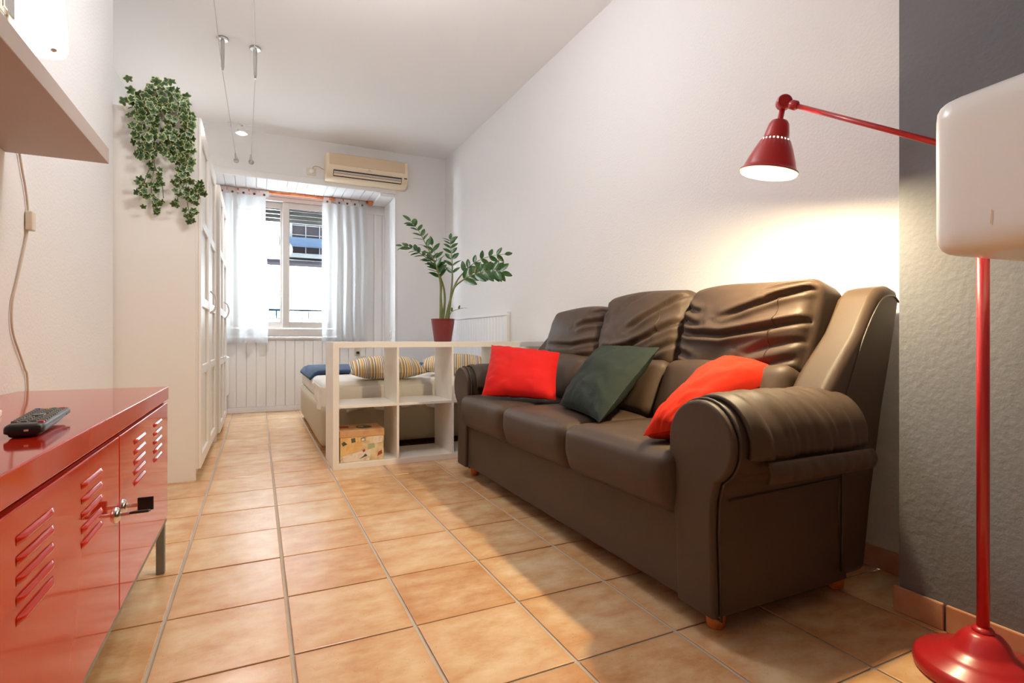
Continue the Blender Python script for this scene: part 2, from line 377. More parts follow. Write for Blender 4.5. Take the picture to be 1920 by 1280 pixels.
# floor: bed of grout and single tiles
TX, TY, PX, PY = 0.32206, 0.33769, 0.07987, 1.8097
floor = struct('floor', MB().box(-1.1, 2.1, YB - .1, YW + .14, -0.08, -0.004), 'grout', 'terracotta tiled floor')
GX, GY = 0.0100, 0.0068
def tile_mb(x0, x1, y0, y1): return MB().box(x0, x1, y0, y1, -.0042, 0.0)
cache = {}; stuff = MB()
for i in range(-5, 8):
    for j in range(-14, 17):
        x0, x1 = PX + i * TX + GX / 2, PX + (i + 1) * TX - GX / 2
        y0, y1 = PY + j * TY + GY / 2, PY + (j + 1) * TY - GY / 2
        xl = XL if (y0 + y1) / 2 < YEND else XREC
        xr = XG if (y0 + y1) / 2 < YG else XR
        if (y0 + y1) / 2 > YA: xr = XJ
        x0, x1 = max(x0, xl), min(x1, xr); y1 = min(y1, YW); y0 = max(y0, YB)
        if x1 - x0 < .02 or y1 - y0 < .02: continue
        if y1 < 0.5: stuff.box(x0, x1, y0, y1, -.0042, 0); continue
        k = (round(x1 - x0, 4), round(y1 - y0, 4))
        if k not in cache:
            o = struct('tile', tile_mb(x0, x1, y0, y1), 'terracotta', None, floor, bevel=.0025, origin=((x0 + x1) / 2, (y0 + y1) / 2, 0)); cache[k] = o
        else:
            o = cache[k].copy(); col.objects.link(o); o.parent = floor; o.location = Vector(((x0 + x1) / 2, (y0 + y1) / 2, 0)) - floor.location
        o.location.z += random.uniform(-.0006, .0004); 
st = struct('tile_field', stuff, 'terracotta', None, floor); st['kind'] = 'stuff'

# skirting tiles
def skirting(name, label, segs):
    b = None
    for (x0, x1, y0, y1) in segs:
        if b is None: b = struct(name, MB().box(x0, x1, y0, y1, 0, .076), 'skirting_tile', label, bevel=.004)
        else: struct('skirting_tile', MB().box(x0, x1, y0, y1, 0, .076), 'skirting_tile', None, b, bevel=.004)
skirting('baseboard_right', 'terracotta skirting tiles along the white wall', [(XR - .011, XR - .0005, 1.30 + k * .338 + .003, 1.30 + (k + 1) * .338 - .003) for k in range(-1, 13)])
skirting('baseboard_grey', 'terracotta skirting tiles along the grey pier', [(XG - .011, XG - .0005, y0 + .003, y1 - .003) for (y0, y1) in ((.81, .945), (.47, .81), (.13, .47), (-.21, .13))])

# ------------------------------------------------------------------ window
def frame(mb, x0, x1, z0, z1, t, y0, y1):
    mb.box(x0, x0 + t, y0, y1, z0, z1).box(x1 - t, x1, y0, y1, z0, z1).box(x0 + t, x1 - t, y0, y1, z0, z0 + t).box(x0 + t, x1 - t, y0, y1, z1 - t, z1)
    return mb
win = struct('window_1', frame(MB(), WX0 + .002, WX1 - .002, WZ0 + .002, WZ1 - .002, .045, YW + .005, YW + .10), 'alu', 'sliding window with beige aluminium frame', bevel=.003)
struct('window_sill', MB().box(WX0 - .02, WX1 + .02, YW - .03, YW + .004, WZ0 - .03, WZ0 + .0), 'alu', None, win, bevel=.004)
struct('lower_rail', MB().box(WX0 + .05, WX1 - .05, YW - .006, YW + .02, WZ0 + .01, WZ0 + .095), 'alu', None, win, bevel=.004)
xm = 0.287
for (x0, x1, y0) in ((WX0 + .05, xm + .01, YW + .06), (xm - .036, WX1 - .05, YW + .02)):
    s = struct('sash', frame(MB(), x0, x1, WZ0 + .10, WZ1 - .05, .07, y0, y0 + .035), 'alu', None, win, bevel=.003)
    struct('pane', MB().box(x0 + .066, x1 - .066, y0 + .014, y0 + .02, WZ0 + .166, WZ1 - .116), 'glass', None, s)
    struct('gasket', frame(MB(), x0 + .0665, x1 - .0665, WZ0 + .1665, WZ1 - .1165, .007, y0 + .004, y0 + .013), 'dark_line', None, s)
# roller shutter, partly down, outside the panes
sh = root('roller_shutter', (.28, YW + .12, 2.15), 'grey roller shutter slats hanging in the top of the window', 'shutter')
for k in range(5):
    obj('slat', MB().box(WX0 + .05, WX1 - .05, YW + .112, YW + .124, 2.14 + k * .046, 2.14 + k * .046 + .042), 'shutter', sh, bevel=.004)
# balcony railing outside
ra = root('balcony_railing', (.28, 6.95, .6), 'dark iron balcony railing just outside the window', 'railing')
obj('top_rail', MB().tube([(-.6, 6.95, 1.155), (1.6, 6.95, 1.155)], .011), 'iron', ra)
obj('lower_rail', MB().tube([(-.6, 6.95, .985), (1.6, 6.95, .985)], .006), 'iron', ra)
for cx in (-.17, .20, .56, .93, 1.3):
    obj('square', frame(MB(), cx - .075, cx + .075, .90, 1.06, .009, 6.945, 6.955), 'iron', ra)
    obj('baluster', MB().tube([(cx, 6.95, 1.06), (cx, 6.95, 1.155)], .006), 'iron', ra)
for cx in (-.6, 1.6):
    obj('post', MB().tube([(cx, 6.95, .2), (cx, 6.95, 1.16)], .012), 'iron', ra)
obj('balcony_slab', MB().box(-.8, 1.8, 6.66, 7.05, .1, .2), 'facade', ra)
# house across the street
YF = 9.4
hs = root('facing_house', (1, YF, -3), 'pale sunlit house front across the street', 'building')
obj('wall', MB().box(-5, 7, YF, YF + .4, -4, 6.5), 'facade', hs)
obj('arched_window', MB().prism([(.02, 1.18)] + [(.22 + .20 * math.cos(a), 1.42 + .22 * math.sin(a)) for a in [PI - k * PI / 10 for k in range(11)]] + [(.42, 1.18)], 'y', YF - .03, YF), 'facade_blue', hs)
for k in range(6): obj('baluster', MB().box(.0 + k * .085, .05 + k * .085, YF - .12, YF - .05, .72, 1.12), 'facade', hs, bevel=.01)
obj('balcony', MB().box(-.4, .6, YF - .2, YF, .62, .70), 'facade', hs)
obj('ledge', MB().box(.02, 2.2, YF - .35, YF, 2.00, 2.05), 'condenser', hs)
cu = root('condenser_unit', (.9, YF - .3, 2.07), 'dark grilled air conditioning condenser on a ledge across the street', 'condenser')
obj('casing', frame(MB(), .42, 1.55, 2.10, 2.98, .07, YF - .32, YF - .05), 'condenser_white', cu)
obj('grille_back', MB().box(.48, 1.5, YF - .26, YF - .22, 2.16, 2.92), 'condenser', cu)
for k in range(1, 5): obj('grille_bar', MB().box(.48, 1.5, YF - .30, YF - .285, 2.16 + k * .152 - .006, 2.16 + k * .152 + .006), 'condenser_white', cu)
for k in range(1, 5): obj('grille_bar', MB().box(.48 + k * .21 - .006, .48 + k * .21 + .006, YF - .315, YF - .30, 2.16, 2.92), 'condenser_white', cu)
obj('rolled_awning', MB().tube([(.30, YF - .42, 2.33), (2.2, YF - .42, 2.33)], [.075, .075], 16), 'awning_blue', cu, smooth=False)

# ------------------------------------------------------------------ curtains and rod
YR = 6.40
rod = root('curtain_rod', (.5, YR, 2.415), 'orange-brown wooden curtain rod with a round end knob', 'curtain rod')
obj('pole', MB().tube([(-.95, YR, 2.405), (1.375, YR, 2.422)], .0165, 16), 'rod_wood', rod, smooth=True)
obj('finial', MB().lathe([(0, -.034), (.02, -.031), (.034, -.014), (.037, 0), (.034, .014), (.02, .031), (0, .034)], (1.205, YR, 2.42), 20, (1, 0, 0)), 'rod_wood', rod, smooth=True)
obj('bracket', MB().box(.735, .765, YR - .022, YW - .013, 2.395, 2.44), 'rod_wood', rod, bevel=.003)
def curtain(label, x0, x1, z0, tabs, seed, amp):
    rnd = random.Random(seed); ph = [rnd.uniform(0, 6) for _ in range(4)]
    r = root('curtain', ((x0 + x1) / 2, YR, z0), label, 'curtain', 'tab top curtains on the wooden rod')
    zt = 2.365
    def fn(u, v):
        z = lerp(z0, zt, v); g = 1 - v
        a = amp * (0.25 + 0.75 * g ** .7)
        y = a * (math.sin(u * 5 * 2 * PI + ph[0]) + .45 * math.sin(u * 8.3 * PI + ph[1] + g * 1.5) + .2 * math.sin(u * 31 + ph[2] + 2 * g))
        xx = lerp(x0, x1, u) + .012 * math.sin(6 * g + ph[3]) * u + .02 * g * (u - .3)
        return (xx, YR + .005 + y, z)
    obj('cloth', MB().grid(fn, 130, 40), 'sheer', r, smooth=True)
    obj('hem', MB().grid(lambda u, v: (fn(u, 0)[0], fn(u, 0)[1] + (-.003), z0 + .002 + v * .05), 130, 2), 'sheer', r, smooth=True)
    for k, tx in enumerate(tabs):
        wd = .047 if x0 < 0 else .040
        obj('tab', MB().grid(
            lambda u, v: (tx + (u - .5) * 2 * wd,
                          YR - .020 if v < .5 else YR - .020 * math.cos((v - .5) * 2 * PI),
                          lerp(zt - .012, 2.414, v * 2) if v < .5 else 2.414 + .021 * math.sin((v - .5) * 2 * PI)), 2, 16), 'sheer', r, smooth=True)
        t = obj('button', MB().lathe([(0, .006), (.010, .006), (.0125, .003), (.0125, 0), (0, 0)], (tx, YR - .0205, 2.375), 14, (0, -1, 0)), 'button_brown', r, smooth=True)
    return r
curtain('left white sheer curtain hanging next to the wardrobes', -.60, .085, .765, (-.345, -.245, -.140, -.035, .062), 3, .026)
curtain('right white sheer curtain hanging near the alcove jamb', .66, 1.16, .775, (.715, .845, .935, 1.02, 1.105), 5, .024)

# ------------------------------------------------------------------ wall fittings
ac = root('air_conditioner', (1.07, YA, 2.47), 'cream wall-mounted air conditioner on the lintel', 'air conditioner')
X0, X1 = .636, 1.49; Y0 = YA - .19
obj('body', MB().prism([(YA - .001, 2.475), (YA - .001, 2.752), (YA - .15, 2.752), (Y0, 2.735), (Y0, 2.56), (Y0 + .035, 2.505), (Y0 + .075, 2.475)], 'x', X0, X1), 'ac_cream', ac, bevel=.008, seg=3)
obj('intake_panel', MB().box(X0 + .03, X1 - .035, Y0 - .004, Y0 + .01, 2.618, 2.735), 'ac_tan', ac, bevel=.004)
obj('outlet', MB().obox((.5 * (X0 + X1), Y0 + .014, 2.535), (.5 * (X1 - X0) - .07, 0, 0), (0, .0185, -.029), (0, .005, .0032)), 'dark_line', ac)
obj('louvre', MB().obox((.5 * (X0 + X1), Y0 + .007, 2.546), (.5 * (X1 - X0) - .075, 0, 0), (0, .0055, -.0095), (0, .006, .0035)), 'ac_grey', ac, bevel=.002)
obj('louvre', MB().obox((.5 * (X0 + X1), Y0 + .020, 2.524), (.5 * (X1 - X0) - .075, 0, 0), (0, .0060, -.0095), (0, .006, .0035)), 'ac_cream', ac, bevel=.002)
obj('logo', MB().box(1.045, 1.105, Y0 - .0015, Y0 + .001, 2.588, 2.592).box(1.062, 1.088, Y0 - .0015, Y0 + .001, 2.595, 2.605), 'ac_grey', ac)
obj('sensor', MB().box(X1 - .045, X1 - .012, Y0 - .002, Y0 + .01, 2.558, 2.57), 'black_plastic', ac, bevel=.002)
so_ = root('wall_socket', (.506, YA, 2.526), 'square cream socket to the left of the air conditioner', 'socket')
obj('plate', MB().box(.462, .550, YA - .014, YA - .0005, 2.527, 2.603), 'cream_plastic', so_, bevel=.006, seg=3)
obj('plug', MB().lathe([(0, .03), (.02, .03), (.024, .024), (.026, 0)], (.506, YA - .014, 2.565), 20, (0, -1, 0)), 'white_plastic', so_, smooth=True)
obj('cord', MB().tube(spline([(.506, YA - .04, 2.575), (.535, YA - .012, 2.625), (.58, YA - .010, 2.625), (.634, YA - .012, 2.60)], 6), .004, 8), 'cable_cream', so_, smooth=True)
for (x, z, lb, nm) in ((1.067, .665, 'yellowish double socket with dark plug on the panelled wall above the bed', 'power_socket'), (1.122, .555, 'small white socket just above the striped pillow', 'power_socket')):
    r = root(nm, (x, YW, z - .04), lb, 'socket')
    obj('plate', MB().box(x - .035, x + .035, YW - .024, YW - .0125, z - .05, z + .05), 'cream_plastic', r, bevel=.004)
    obj('plug', MB().box(x - .018, x + .018, YW - .05, YW - .024, z - .035, z - .005), 'black_plastic', r, bevel=.004)
sw = root('light_switch', (XJ, 6.14, .82), 'small white switch on the alcove jamb', 'switch')
obj('plate', MB().box(XJ - .022, XJ - .0125, 6.10, 6.175, .82, .90), 'white_plastic', sw, bevel=.003)
obj('rocker', MB().box(XJ - .027, XJ - .022, 6.12, 6.155, .835, .885), 'cream_plastic', sw, bevel=.002)
# small panel heater beyond the wardrobe
ht = root('panel_heater', (-.40, 6.40, 0), 'white rounded panel heater beneath the left curtain', 'heater')
obj('panel', MB().box(-.62, -.275, 6.37, 6.44, .20, .63), 'white_plastic', ht, bevel=.03, seg=5)
for x in (-.58, -.32): obj('foot', MB().box(x - .02, x + .02, 6.34, 6.46, 0, .20), 'white_plastic', ht, bevel=.005)

# headboard boards on the right wall
hb = root('headboard', (XR - .02, 4.92, 0), 'white tongue-and-groove headboard against the right wall', 'headboard')
obj('top_cap', MB().box(XR - .032, XR - .001, 4.18, 5.70, 1.015, 1.045), 'white_board', hb, bevel=.003)
obj('end_post', MB().box(XR - .032, XR - .001, 4.18, 4.225, .30, 1.015), 'white_lacquer', hb, bevel=.003)
k = 4.226
while k < 5.69:
    obj('plank', MB().box(XR - .022, XR - .001, k + .002, min(k + .07, 5.70) - .002, .30, 1.0145), 'white_board', hb, bevel=.0025); k += .07

# ------------------------------------------------------------------ ceiling cable light
cl = root('cable_light', (-.12, 5.0, 2.6), 'low-voltage cable light with a glaring halogen spot under the ceiling', 'ceiling light')
WA = [(-.19, -2.5, 2.66), (-.225, 4.212, 2.688), (-.194, 5.92, 2.600)]; WB = [(-.03, -2.5, 2.68), (-.018, 4.25, 2.70), (-.061, 5.92, 2.604)]
for W_ in (WA, WB): obj('cable', MB().tube(W_, .0026, 6), 'steel', cl)
for (x, y) in ((-.222, 4.212), (-.017, 4.25)):
    obj('standoff', MB().lathe([(0, 0), (.036, 0), (.038, -.006), (.034, -.014), (.0125, -.016), (.0105, -.20), (.007, -.206), (.007, -.222), (0, -.222)], (x, y, ZC), 24), 'steel', cl, smooth=False)
for (x, z) in ((-.194, 2.594), (-.061, 2.598)):
    a = obj('wall_anchor', MB().lathe([(0, .012), (.012, .012), (.02, .006), (.024, 0), (0, 0)], (x, YA, z - .012), 20, (0, -1, 0)), 'steel', cl, smooth=True)
    obj('turnbuckle', MB().tube([(x, YA - .012, z - .012), (x - .002, YA - .09, z + .003), (x - .003, YA - .17, z + .010)], [.008, .009, .005], 8), 'steel', a)
def spot(y, zz, glow='added_spot_glow'):
    xa, xb = -.222, -.03
    b = obj('crossbar', MB().tube([(xa - .012, y, zz + .004), (xb + .012, y, zz + .004)], .003, 6), 'steel', cl)
    obj('lamp_holder', MB().tube([(-.126, y, zz), (-.126, y - .004, zz - .03)], [.008, .011], 8), 'steel', b)
    obj('bulb', MB().lathe([(0, -.024), (.014, -.020), (.024, 0), (.014, .020), (0, .024)], (-.126, y - .01, zz - .052), 16), glow, b, smooth=True)
    obj('reflector', MB().lathe([(0, -.018), (.013, -.020), (.024, -.030), (.034, -.046), (.042, -.064), (.046, -.080)], (-.126, y - .01, zz), 20), 'chrome', b, smooth=True)
spot(5.12, 2.648, 'spot_glow_far'); spot(2.80, 2.677); spot(2.10, 2.675); spot(1.35, 2.672)  # only the first spot is in view; the others are added to fill the room
# unseen fill light added above the frame, shaped as a hanging opal ball
dl = root('fill_lamp', (.46, 2.30, 2.35), 'unseen round fill light added over the middle of the room', 'fill light')
obj('fill_canopy', MB().lathe([(0, 0), (.05, 0), (.05, -.02), (.01, -.03)], (.46, 2.30, ZC - .0005), 24), 'steel', dl, smooth=True)
obj('cord', MB().tube([(.46, 2.30, ZC - .02), (.46, 2.30, 2.60)], .004, 8), 'white_plastic', dl)
obj('globe', MB().lathe([(.13 * math.cos(a), .13 * math.sin(a)) for a in [-PI / 2 + PI * k / 16 for k in range(17)]], (.46, 2.30, 2.48), 32), 'fill_glow', dl, smooth=True)

# ------------------------------------------------------------------ wall shelf, wall lamp, cord
obj('wall_shelf', MB().box(XL + .001, -.44, .35, 2.14, 1.382, 1.432), 'shelf_grey', bevel=.002)
tag(bpy.data.objects['wall_shelf'], 'thick grey floating shelf on the left wall', 'shelf')
sl = root('wall_lamp', (XL, 2.14, 1.75), 'glowing white glass wall lamp above the grey shelf', 'wall lamp')
cx, cy = -.605, 2.12
obj('glass_shade', MB().lathe([(0, 1.698), (.042, 1.699), (.058, 1.706), (.064, 1.72), (.060, 1.80), (.053, 1.91), (.048, 1.99), (.0, 2.00)], (cx, cy, 0), 32), 'sconce_glow', sl, smooth=True)
obj('wall_plate', MB().box(XL + .0005, XL + .018, cy - .04, cy + .04, 1.80, 1.98), 'chrome', sl, bevel=.004)
obj('arm', MB().tube([(XL + .016, cy, 1.89), (cx - .05, cy, 1.89)], .008, 8), 'chrome', sl)
obj('screw', MB().lathe([(0, .006), (.008, .004), (.009, 0)], (cx + .035, cy - .028, 1.704), 10, (.4, -.4, -1)), 'ac_grey', sl)
obj('screw', MB().lathe([(0, .006), (.008, .004), (.009, 0)], (cx + .054, cy + .022, 1.735), 10, (1, .2, -.3)), 'ac_grey', sl)
xw = XL + .006
cordp = [(xw, 2.14, 1.80), (xw, 2.16, 1.60), (xw, 2.235, 1.40), (xw, 2.285, 1.30), (xw, 2.304, 1.225), (xw, 2.300, 1.18), (xw, 2.275, 1.118), (xw, 2.215, 1.00), (xw, 2.175, .92), (xw, 2.178, .835), (xw, 2.235, .76), (xw, 2.272, .713), (xw, 2.30, .65), (xw, 2.30, .30)]
obj('cord', MB().tube(spline(cordp, 6), .0032, 8), 'cable_cream', sl, smooth=True)
obj('cord_switch', MB().box(xw - .004, xw + .016, 2.287, 2.32, 1.172, 1.236), 'cream_plastic', sl, bevel=.004, seg=3)

# ------------------------------------------------------------------ red locker cabinet
CX0, CX1, CY0, CY1, CZ0, CZ1 = -.69, -.285, .98, 2.20, .185, .643
cb = root('locker_cabinet', (-.49, 1.5, 0), 'glossy red metal locker cabinet below the grey shelf', 'cabinet')
CY0 = .80
obj('carcass', MB().box(CX0, CX1 - .02, CY0, CY1, CZ0, CZ1 - .052), 'red_enamel', cb, bevel=.002)
obj('top', MB().box(CX0, CX1 + .002, CY0 - .003, CY1 + .003, CZ1 - .045, CZ1), 'red_enamel', cb, bevel=.003, seg=3)
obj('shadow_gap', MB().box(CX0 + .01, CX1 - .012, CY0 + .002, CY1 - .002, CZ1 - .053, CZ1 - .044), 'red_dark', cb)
ym = 1.48
def louvre(parent, ya, yb, zc):
    n = 10; mb = MB()
    def fn(u, v):
        s_ = math.sin(PI * v) ** .7; e = min(1, u * 7, (1 - u) * 7); e = math.sin(e * PI / 2)
        return (CX1 + .0005 + .006 * s_ * e, lerp(ya, yb, u), zc + (v - .5) * .012)
    mb.grid(fn, 24, 8); obj('louvre', mb, 'red_enamel', parent, smooth=True)
for (ya, yb, sets) in ((CY0 + .004, ym - .0025, ((.905, 1.045), (1.190, 1.325))), (ym + .0025, CY1 - .004, ((1.640, 1.785), (1.925, 2.065)))):
    d = obj('door', MB().box(CX1 - .019, CX1, ya, yb, CZ0 + .005, CZ1 - .055), 'red_enamel', cb, bevel=.003, seg=3)
    for (a, b) in sets:
        for k in range(5): louvre(d, a, b, .545 - k * .0265)
    yk = ym - .035 if ya < ym - .1 else ym + .03
    z = .418
    lk = obj('lock', MB().lathe([(0, .008), (.012, .008), (.0165, .004), (.0175, 0)], (CX1, yk, z), 24, (1, 0, 0)), 'chrome', d, smooth=True)
    if ya < ym - .1:
        obj('key', MB().obox((CX1 + .045, yk, z + .002), (.019, 0, 0), (0, .014, -.003), (0, .0006, .0028)), 'black_plastic', d, bevel=.003)
        obj('key_blade', MB().box(CX1 + .007, CX1 + .027, yk - .004, yk + .004, z - .002, z + .004), 'chrome', d)
    else:
        obj('key', MB().obox((CX1 + .045, yk, z + .002), (.016, 0, 0), (0, .0025, 0), (0, 0, .016)), 'black_plastic', d, bevel=.002)
        obj('key_blade', MB().box(CX1 + .007, CX1 + .030, yk - .002, yk + .002, z - .003, z + .005), 'chrome', d)
obj('bottom_frame', MB().box(CX0 + .005, CX1 - .003, CY0 + .004, CY1 - .004, CZ0 - .012, CZ0), 'grey_metal', cb, bevel=.002)
for (x, y) in ((CX1 - .018, CY1 - .02), (CX0 + .02, CY1 - .02), (CX1 - .018, CY0 + .02), (CX0 + .02, CY0 + .02)):
    obj('leg', MB().box(x - .0125, x + .0125, y - .0125, y + .0125, 0, CZ0 - .012), 'grey_metal', cb, bevel=.002)

# remote control
rc = root('remote_control', (-.365, 1.25, CZ1), 'black remote control with rubber keys lying on the red cabinet', 'remote control')
A = Vector((-.345, 1.045, CZ1)); B = Vector((-.385, 1.425, CZ1)); ax = (B - A).normalized(); per = Vector((ax.y, -ax.x, 0))
L = .235; mid = Vector((-.368, 1.275, CZ1)); hw = .028
A = mid - ax * L / 2
def rp(s_, t_, z): return A + ax * s_ + per * t_ + Vector((0, 0, z))
def rfn(p, u):
    z = p.z
    k = 1 - .10 * (u.x + 1) / 2 if u.z < 0 else 1
    return Vector((p.x, p.y * (1 + .06 * u.x) * (1 if u.z > -.5 else .8), z + (.010 * ((u.x + 1) / 2) ** 2 if u.z < 0 else .004 * ((u.x + 1) / 2))))
mt = Matrix((( ax.x, per.x, 0), (ax.y, per.y, 0), (0, 0, 1)))
obj('body', MB().rbox(mid + Vector((0, 0, .0115)), (L, hw * 2, .022), .0075, (24, 12, 8), rfn, mt), 'black_plastic', rc, smooth=True)
for i in range(12):
    for j in range(4):
        if i in (5, 6) and j in (1, 2): continue
        s_ = .025 + i * .0168; t_ = (-.019 + j * .0127); zz = .0225 + .004 * (s_ / L) + .0002
        if i == 0 and j not in (3,): continue
        m_ = 'key_grey'
        if i == 0: m_ = 'key_red'
        if i == 11: m_ = ('key_blue', 'key_yellow', 'key_green', 'key_red')[j]
        obj('key', MB().obox(rp(s_, t_, zz), ax * .0042, per * .0042, (0, 0, .0018)), m_, rc, bevel=.001)
obj('navigation_key', MB().obox(rp(.117, 0, .0252), ax * .0105, per * .009, (0, 0, .0018)), 'key_grey', rc, bevel=.003)
obj('led', MB().obox(rp(.0003, .004, .013), ax * .0008, per * .003, (0, 0, .0015)), 'white_plastic', rc)
pb = root('white_card', (-.52, 1.46, CZ1), 'small white card lying behind the remote on the red cabinet', 'card')
obj('card', MB().obox((-.525, 1.465, CZ1 + .006), (.035, .01, 0), (-.015, .055, 0), (0, 0, .006)), 'white_plastic', pb, bevel=.002)
obj('mark', MB().obox((-.497, 1.480, CZ1 + .0123), (.004, .0, 0), (-.001, .006, 0), (0, 0, .0004)), 'ac_grey', pb)

# ------------------------------------------------------------------ wardrobes
def wardrobe(label, x1, y0, y1, z1, hy, handle_y):
    r = root('wardrobe', ((XREC + x1) / 2, (y0 + y1) / 2, 0), label, 'wardrobe', 'white wardrobes along the left side')
    xb = XREC + .03
    obj('side_panel', MB().box(xb, x1, y0, y0 + .018, 0, z1), 'white_lacquer', r, bevel=.001)
    obj('side_panel', MB().box(xb, x1, y1 - .018, y1, 0, z1), 'white_lacquer', r, bevel=.001)
    obj('top_panel', MB().box(xb, x1, y0 + .018, y1 - .018, z1 - .02, z1), 'white_lacquer', r)
    obj('back_panel', MB().box(xb, xb + .006, y0 + .018, y1 - .018, .06, z1 - .02), 'white_lacquer', r)
    obj('plinth', MB().box(x1 - .03, x1 - .015, y0 + .018, y1 - .018, 0, .06), 'white_lacquer', r)
    n = 2; wd = (y1 - y0) / n
    for k in range(n):
        a, b = y0 + k * wd + .002, y0 + (k + 1) * wd - .002
        d = obj('door', MB().box(x1 + .0005, x1 + .010, a, b, .066, z1), 'white_lacquer', r)
        st_ = .085
        fr = MB().box(x1 + .010, x1 + .026, a, a + st_, .066, z1).box(x1 + .010, x1 + .026, b - st_, b, .066, z1)
        rows = (.066, .135, .60, .655, 1.00, 1.06, 1.475, 1.53, z1 - .09, z1)
        for q in range(0, 10, 2): fr.box(x1 + .010, x1 + .026, a + st_, b - st_, rows[q], rows[q + 1])
        obj('door_frame', fr, 'white_lacquer', d, bevel=.004)
        if k == handle_y:
            yh = a + .04 if handle_y else b - .04
            obj('handle', MB().tube(spline([(x1 + .026, yh, .985), (x1 + .052, yh, 1.01), (x1 + .064, yh, 1.06), (x1 + .052, yh, 1.11), (x1 + .026, yh, 1.135)], 6), .0065, 10), 'alu', d, smooth=True)
wardrobe('tall white panelled wardrobe nearest the viewer, ivy hanging over it', -.320, 3.515, 4.735, 2.075, None, 1)
wardrobe('lower white panelled wardrobe closer to the window', -.295, 4.775, 5.74, 2.025, None, 1)

# ------------------------------------------------------------------ trailing ivy on the wardrobe
iv = root('trailing_ivy', (-.48, 3.60, 2.075), 'trailing variegated ivy spilling over the near wardrobe side', 'plant')
obj('pot', MB().lathe([(0, 0), (.062, 0), (.08, .115), (.086, .118), (.086, .128), (.074, .128), (.07, .10), (0, .10)], (-.48, 3.615, 2.076), 24), 'pot_grey', iv, smooth=True)
def ivy_leaf_mesh(seed):
    rnd = random.Random(seed); n = 30; vs = [(0, 0, 0)]; rim = [0.0]; fs = []
    for ring, sc_ in ((0, .42), (1, .74), (2, 1.0)):
        for k in range(n):
            a = 2 * PI * k / n - PI / 2
            lob = .5 + .5 * math.cos(5 * (a - PI / 2))
            r = (.64 + .30 * lob ** .8) * (1 + .05 * math.sin(3 * a + seed))
            dd = abs((a + PI / 2 + PI) % (2 * PI) - PI)
            if dd < .5: r *= .45 + dd * 1.1
            r *= sc_ if ring else sc_ * .9
            vs.append((r * math.cos(a), r * math.sin(a) + .2, .12 * r * r * (-1) + .05 * math.cos(5 * a) * sc_))
            rim.append((.30, .62, 1.0)[ring])
    for k in range(n):
        k2 = (k + 1) % n
        fs.append((0, 1 + k, 1 + k2)); fs.append((1 + k, 1 + n + k, 1 + n + k2, 1 + k2)); fs.append((1 + n + k, 1 + 2 * n + k, 1 + 2 * n + k2, 1 + n + k2))
    me = bpy.data.meshes.new('leaf'); me.from_pydata(vs, [], fs); me.update()
    at = me.attributes.new('rim', 'FLOAT', 'POINT')
    for i, v in enumerate(rim): at.data[i].value = v
    me.polygons.foreach_set('use_smooth', [True] * len(me.polygons)); me.materials.append(M['ivy_leaf'])
    return me
LV = [ivy_leaf_mesh(s) for s in range(4)]
def ipx(px, py, y): return Vector((-.639 + (px - 235) * .00246, y, 2.268 - (py - 140) * .00296))
rnd = random.Random(21)
def in_poly(x, y, P):
    c = False; n = len(P)
    for i in range(n):
        (x1, y1), (x2, y2) = P[i], P[(i + 1) % n]
        if (y1 > y) != (y2 > y) and x < (x2 - x1) * (y - y1) / (y2 - y1) + x1: c = not c
    return c
blobs = [([(262, 165), (285, 142), (320, 152), (345, 170), (358, 200), (366, 222), (362, 236), (330, 214), (290, 210), (252, 232), (246, 200), (252, 180)], 95),
         ([(246, 212), (296, 212), (306, 250), (300, 285), (285, 300), (262, 305), (252, 280), (244, 245)], 42),
         ([(312, 216), (362, 226), (364, 265), (360, 305), (352, 338), (334, 335), (322, 300), (300, 290), (304, 255)], 66),
         ([(272, 300), (292, 300), (300, 322), (306, 362), (296, 404), (280, 400), (262, 372), (252, 345), (262, 322)], 28),
         ([(322, 332), (376, 328), (384, 350), (374, 385), (358, 412), (340, 402), (322, 378)], 36)]
lp = []
for poly, cnt in blobs:
    xs = [p[0] for p in poly]; ys = [p[1] for p in poly]; got = 0; tries = 0
    while got < cnt and tries < 4000:
        tries += 1; x, y = rnd.uniform(min(xs), max(xs)), rnd.uniform(min(ys), max(ys))
        if not in_poly(x, y, poly): continue
        if any((x - a) ** 2 + (y - b) ** 2 < 22 for a, b in lp) and tries < 3000: continue
        lp.append((x, y)); got += 1
for q in ((238, 176), (242, 166), (236, 208), (241, 222), (345, 160), (262, 250), (248, 271), (255, 295), (264, 300), (276, 300), (290, 395), (268, 390), (254, 364), (375, 332), (378, 350), (370, 363), (368, 376), (327, 382)): lp.append(q)
for (x, y) in lp:
    top = y < 215
    p = ipx(x, y, (rnd.uniform(3.43, 3.64) if top and y < 190 else rnd.uniform(3.425, 3.495)))
    s_ = rnd.uniform(.021, .030) * (1.08 if top else (.88 if y > 315 else 1))
    inst(rnd.choice(LV), 'leaf', p, iv, (PI / 2 + rnd.uniform(-.7, .5), rnd.uniform(-.5, .5) + (PI if y > 215 else rnd.uniform(-1.5, 1.5)), rnd.uniform(-.7, .7)), (s_, s_ * rnd.uniform(.85, 1.1), s_))
